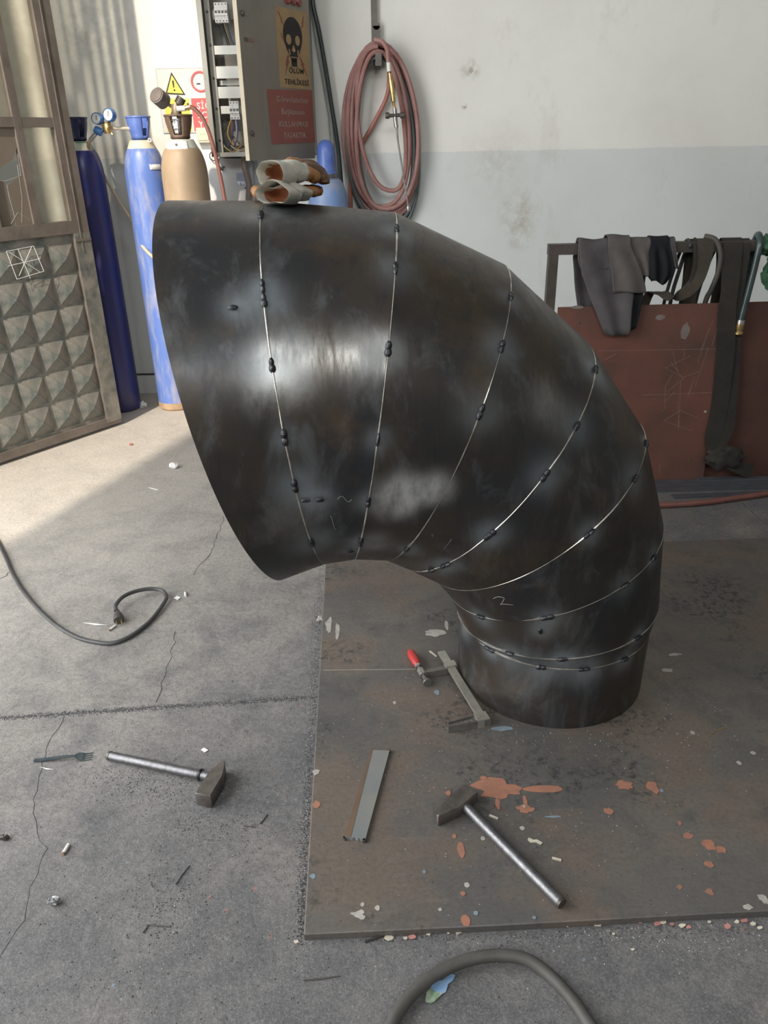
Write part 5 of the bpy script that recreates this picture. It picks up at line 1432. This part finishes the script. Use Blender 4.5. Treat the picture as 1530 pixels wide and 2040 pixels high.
# power cord with its plug
CO = thing('extension_lead', 'dark power cord looping over the floor to a plug', 'cord', floor_at(230, 1260, FZ))
M_CORD = mat('grey_black_cord', (0.05, 0.05, 0.052), (0.075, 0.075, 0.077), 12, .45)
cp = [(-60, 990, .008), (0, 1088, .008), (28, 1148, .008), (60, 1195, .008), (105, 1240, .008), (150, 1268, .008), (190, 1279, .008), (225, 1281, .008), (262, 1266, .008), (300, 1236, .008), (326, 1202, .012), (331, 1188, .016), (322, 1176, .022), (300, 1173, .026), (270, 1178, .03), (245, 1189, .032), (231, 1205, .03), (231, 1217, .026)]
MB().tube(catmull([floor_at(x, y, FZ + z) for x, y, z in cp], 8), .0072, 10).build('cable', M_CORD, CO)
pc = floor_at(236, 1231, FZ + .018)
pd = V((.35, -.9, -.15)).normalized()
MB().tube([pc - pd * .045, pc - pd * .03, pc - pd * .022], [.006, .009, .010], 12).build('strain_relief', M_BLACKRUB, CO)
MB().tube([pc - pd * .026, pc - pd * .012, pc, pc + pd * .012, pc + pd * .014], [.012, .016, .0185, .0185, .017], 18).build('plug_body', mat('plug_grey', (0.085, 0.08, 0.072), (0.06, 0.058, 0.055), 14, .5), CO)
sd = pd.cross(V((0, 0, 1))).normalized()
for k in (-1, 1): MB().cyl(pc + pd * .013 + sd * .0085 * k, pc + pd * .033 + sd * .0085 * k, .0025, 8).build('pin', M_BRASS, CO)
# thick cable at the bottom
mb = MB().tube(catmull([(-.06, .78, FZ + .014), floor_at(775, 2055, FZ + .014), floor_at(797, 2010, FZ + .014), floor_at(845, 1957, FZ + .016), floor_at(905, 1922, FZ + .02), floor_at(960, 1906, FZ + .022), floor_at(1010, 1904, FZ + .022), floor_at(1055, 1914, FZ + .02), floor_at(1100, 1948, FZ + .016), floor_at(1145, 1998, FZ + .014), floor_at(1180, 2050, FZ + .014), (.42, .80, FZ + .014)], 9), .0125, 12)
o = mb.build('welding_cable', mat('dusty_black_cable', (0.060, 0.058, 0.053), (0.09, 0.085, 0.078), 16, .6)); tag(o, 'thick dusty cable arching across the floor at the bottom', 'cable')
# torn wrapper
WR = thing('torn_wrapper', 'torn blue and green wrapper piece inside the thick cable arc', 'wrapper', floor_at(875, 1972, FZ))
def flat_piece(name, m, pix, parent=None, th=.0008, curl=.0, z=FZ + .001):
    mb = MB(); P = [floor_at(x, y, z) for x, y in pix]; c = sum(P, V((0, 0, 0))) / len(P); k = len(P)
    Q = [p + V((0, 0, curl * random.uniform(0, 1))) for p in P]
    mb.add(Q + [p + V((0, 0, th)) for p in Q], [tuple(range(k)), tuple(range(k, 2 * k))] + [(i, (i + 1) % k, (i + 1) % k + k, i + k) for i in range(k)])
    return mb.build(name, m, parent)
flat_piece('blue_part', mat('wrapper_blue', (0.19, 0.36, 0.62), (0.32, 0.45, 0.62), 60, .35), [(868, 1956), (880, 1955), (899, 1941), (907, 1945), (901, 1956), (893, 1962), (888, 1977), (882, 1980), (862, 1975), (858, 1968)], WR, curl=.004)
flat_piece('green_part', mat('wrapper_green', (0.16, 0.30, 0.15), (0.5, 0.5, 0.48), 90, .4), [(858, 1968), (862, 1975), (882, 1980), (866, 1996), (859, 1999), (848, 1997), (847, 1990), (850, 1978)], WR, curl=.003)

# ------------------------------------------------------------------ small litter
M_BUTT = mat('cigarette_paper', (0.80, 0.79, 0.76), (0.7, 0.69, 0.66), 60, .8)
for label, a, b, r in [('white cigarette butt standing apart right of the cord loop', (369, 1179), (370, 1188), .0045), ('white cigarette end below the plug', (217, 1256), (230, 1246), .004), ('white cigarette butt on the concrete left of centre, below the hammer', (125, 1702), (137, 1682), .0042)]:
    p, q = floor_at(*a, FZ + r), floor_at(*b, FZ + r)
    t = thing('cigarette_butt', label, 'cigarette butt', (p + q) / 2 - V((0, 0, r)))
    MB().cyl(p.lerp(q, .15), q, r, 12).build('paper', M_BUTT, t)
    MB().cyl(p, p.lerp(q, .16), r * .92, 12).build('burnt_end', mat('ash_brown', (0.3, 0.2, 0.12), None, 60, .9), t)
M_WAD = M_PAPER
def wad(label, px, py, r, m, seed, name='paper_wad', cat='paper'):
    c = floor_at(px, py, FZ + r * .8)
    mb = MB()
    def fn(u, v):
        a, b = 2 * PI * u, PI * v
        q = V((math.sin(b) * math.cos(a), math.sin(b) * math.sin(a), math.cos(b)))
        k_ = r * (1 + .75 * noise.noise(q * 2.0 + V((seed, 0, 0))) + .4 * noise.noise(q * 4.5 + V((seed, 3, 0))))
        return c + V((q.x * 1.25, q.y * .8, q.z * .8)) * k_
    mb.grid(fn, 12, 8, cu=True)
    for p in mb.v: p.z = max(p.z, FZ + .0005)
    o = mb.build(name, m, sharp=20); tag(o, label, cat)
wad('crumpled white paper by the foot of the navy cylinder', 284, 806, .022, M_WAD, 1)
wad('pale crumpled paper ball near the elbow mouth', 346, 928, .018, M_WAD, 5)
wad('small red crumb on the sunlit floor', 261, 885, .008, mat('red_bit', (0.4, 0.12, 0.1), None, 30, .7), 9, 'red_scrap', 'scrap')
wad('dark charred stub at the left edge of the picture', 9, 1668, .009, M_DARKIRON, 12, 'charred_stub', 'stub')
wad('dirty foil crumb on the concrete at lower left', 108, 1796, .011, mat('dirty_foil', (0.35, 0.36, 0.38), (0.12, 0.10, 0.09), 90, .4, .4), 14, 'foil_crumb', 'scrap')
wad('pale stone on the floor left of the plate edge', 639, 1233, .011, mat('pale_stone', (0.36, 0.33, 0.30), None, 30, .8), 16, 'pebble', 'stone')
for label, pix in [('white paper square above the hammer on the concrete', [(400, 1494), (406, 1490), (415, 1495), (408, 1500)]), ('white paper diamond beside the cigarette butt', [(346, 1192), (353, 1188), (360, 1191), (354, 1196)]),
                   ('thin white paper sliver left of the plug', [(165, 1241), (190, 1243), (212, 1246), (190, 1246)]), ('small white sliver on the floor left of the elbow', [(295, 972), (300, 972), (316, 976), (312, 977)]),
                   ('white plastic sliver below the fork', [(80, 1529), (92, 1531), (107, 1534), (94, 1534)])]:
    o = flat_piece('paper_scrap', M_PAPER, pix, curl=.002); tag(o, label, 'paper')
M_FLK = mat('flake_cream', (0.62, 0.56, 0.46), (0.5, 0.45, 0.38), 60, .8)
M_FLP = mat('flake_pink', (0.48, 0.22, 0.20), (0.4, 0.18, 0.17), 60, .8)
flk = [(775, 1869, 11, 0), (808, 1870, 5, 0), (821, 1896 - 28, 9, 1), (846, 1858, 6, 0), (853, 1862, 5, 0), (912, 1859, 7, 0), (893, 1846 + 14, 4, 0), (1078, 1842, 5, 0), (1130, 1846, 4, 0), (1192, 1843, 8, 0), (1310, 1840, 9, 1), (1322, 1838, 7, 0), (1338, 1842, 6, 1), (1358, 1845, 8, 0), (1372, 1848, 6, 1), (1412, 1838, 5, 0), (1450, 1846, 9, 1), (1468, 1838, 6, 0), (1482, 1836, 8, 1), (1500, 1842, 7, 0), (1514, 1850, 6, 0), (1222, 1862, 4, 0), (1275, 1838, 5, 1), (590, 1877, 6, 0), (1260, 1892, 4, 0), (1040, 1845, 4, 0)]
for px, py, s_, c_ in flk:
    pix = [(px + s_ * math.cos(a) * random.uniform(.6, 1.2), py + s_ * .6 * math.sin(a) * random.uniform(.6, 1.2)) for a in [2 * PI * i / 7 for i in range(7)]]
    o = flat_piece('paint_flake', M_FLP if c_ else M_FLK, pix, th=.0012, curl=.003)
    tag(o, ('pink' if c_ else 'cream') + ' paint flake on the floor along the front edge of the steel plate', 'paint flake', ('pink' if c_ else 'cream') + ' paint flakes along the plate')
for label, pts in [('thin black wire on the floor in front of the plate', [(604, 1953), (640, 1950), (676, 1944)]), ('short dark wire below the hammer on the concrete', [(518, 1641), (526, 1632), (533, 1622)]), ('short rusty wire left of the steel plate', [(484, 1645), (498, 1646), (510, 1647)]), ('thin wire bits near the plate below the concrete hammer', [(350, 1762), (362, 1744), (378, 1724)]),
                   ('bent wire on the concrete near bottom centre', [(285, 1858), (297, 1842), (310, 1844), (340, 1846)])]:
    o = MB().tube([floor_at(x, y, FZ + .0018) for x, y in pts], .0013, 6).build('wire_scrap', M_DARKIRON); tag(o, label, 'wire')
o = MB().bar(floor_at(727, 1876, FZ + .003), floor_at(768, 1862, FZ + .003), .004, .004).build('welding_rod_stub', M_DARKIRON); tag(o, 'dark welding rod stub by the front plate edge', 'rod')
for label, a, b in [('pale wood splinter on the plate right of the hammer head', (975, 1624), (992, 1631)), ('pale splinter above the clamp bar', (856, 1297), (870, 1308)), ('small splinter on the plate right of the hammer handle', (1100, 1709), (1118, 1714))]:
    o = MB().bar(floor_at(*a, .0016), floor_at(*b, .0016), .005, .003).build('splinter', M_FLK); tag(o, label, 'splinter')
o = MB().prism([(-.016, .004), (-.012, .010), (-.002, .003), (.006, .004), (.018, -.006), (.012, -.011), (.002, -.004), (-.010, -.004)], .002, Matrix.Translation(floor_at(1065, 1676, .0003))).build('chip', M_FLK); tag(o, 'pale bow-shaped chip on the plate beyond the hammer handle', 'chip')

# grit nobody could count: grinding dust, slag crumbs and pale specks
def grit(name, label, m, n, size, spots, seed, z):
    rnd = random.Random(seed)
    vs, fs = [], []
    while len(fs) < n * 4:
        sx, sy, rx, ry = rnd.choice(spots)
        p = floor_at(sx + rnd.gauss(0, rx), sy + rnd.gauss(0, ry), z)
        on = (p - pl_o).dot(pl_x) > -.004 and 0 - .004 < (p - pl_o).dot(pl_y) < 1.69
        if on != (z == 0) or p.y > 5 or p.y < .5 or (z == 0 and (p - E_C).to_2d().length < .29): continue
        s_ = size * rnd.uniform(.4, 1.5)
        b = len(vs); a0 = rnd.uniform(0, 6)
        for q in range(3): vs.append(p + V((math.cos(a0 + q * 2.1) * s_ * rnd.uniform(.6, 1.2), math.sin(a0 + q * 2.1) * s_ * rnd.uniform(.6, 1.2), .0002)))
        vs.append(p + V((0, 0, s_ * rnd.uniform(.5, .9))))
        fs += [(b, b + 1, b + 3), (b + 1, b + 2, b + 3), (b + 2, b, b + 3), (b, b + 2, b + 1)]
    mb = MB(); mb.v = vs; mb.f = fs
    o = mb.build(name, m, sharp=5); tag(o, label, 'grit', kind='stuff')
CS = [(380, 1650, 120, 60), (440, 1450, 90, 50), (320, 1600, 160, 80), (500, 1300, 90, 90), (280, 1850, 200, 90), (520, 1180, 80, 60), (150, 1450, 120, 60), (600, 1700, 30, 200), (250, 1300, 200, 150), (1000, 1880, 250, 25), (1350, 1880, 180, 30), (900, 1960, 350, 50), (300, 1050, 150, 80), (200, 1950, 200, 60), (560, 1380, 60, 120), (1420, 1040, 80, 40)]
CS += [(x, 1431 - x * .067, 16, 2.5) for x in range(0, 640, 32)] + [(648 - (y - 1150) * .058 - 9, y, 6, 22) for y in range(1170, 1860, 40)] + [(430, 1645, 60, 22), (345, 1560, 40, 28), (250, 1560, 50, 20), (330, 1800, 60, 50), (900, 1868, 250, 6), (1300, 1850, 150, 8)] * 2
grit('dark_grit', 'dark grinding grit scattered over the concrete', mat('grit_dark', (0.045, 0.045, 0.05), (0.08, 0.08, 0.085), 200, .5, .3), 9500, .0018, CS, 1, FZ)
grit('pale_grit', 'pale specks of slag and paint scattered over the concrete', mat('grit_pale', (0.50, 0.49, 0.47), (0.36, 0.35, 0.34), 200, .8), 1500, .0017, CS + [(1400, 1880, 120, 20)] * 4, 2, FZ)
PS = [(760, 1300, 90, 90), (720, 1480, 80, 60), (1120, 1470, 140, 20), (1100, 1650, 160, 60), (1300, 1500, 150, 60), (760, 1180, 90, 30), (850, 1500, 120, 60), (1000, 1720, 250, 70), (1400, 1400, 90, 90)]
grit('plate_dark_grit', 'dark grit scattered over the steel floor plate', MATS['grit_dark'], 2600, .0015, PS, 3, 0)
grit('plate_pale_grit', 'pale specks scattered over the steel floor plate', MATS['grit_pale'], 700, .0014, PS, 4, 0)
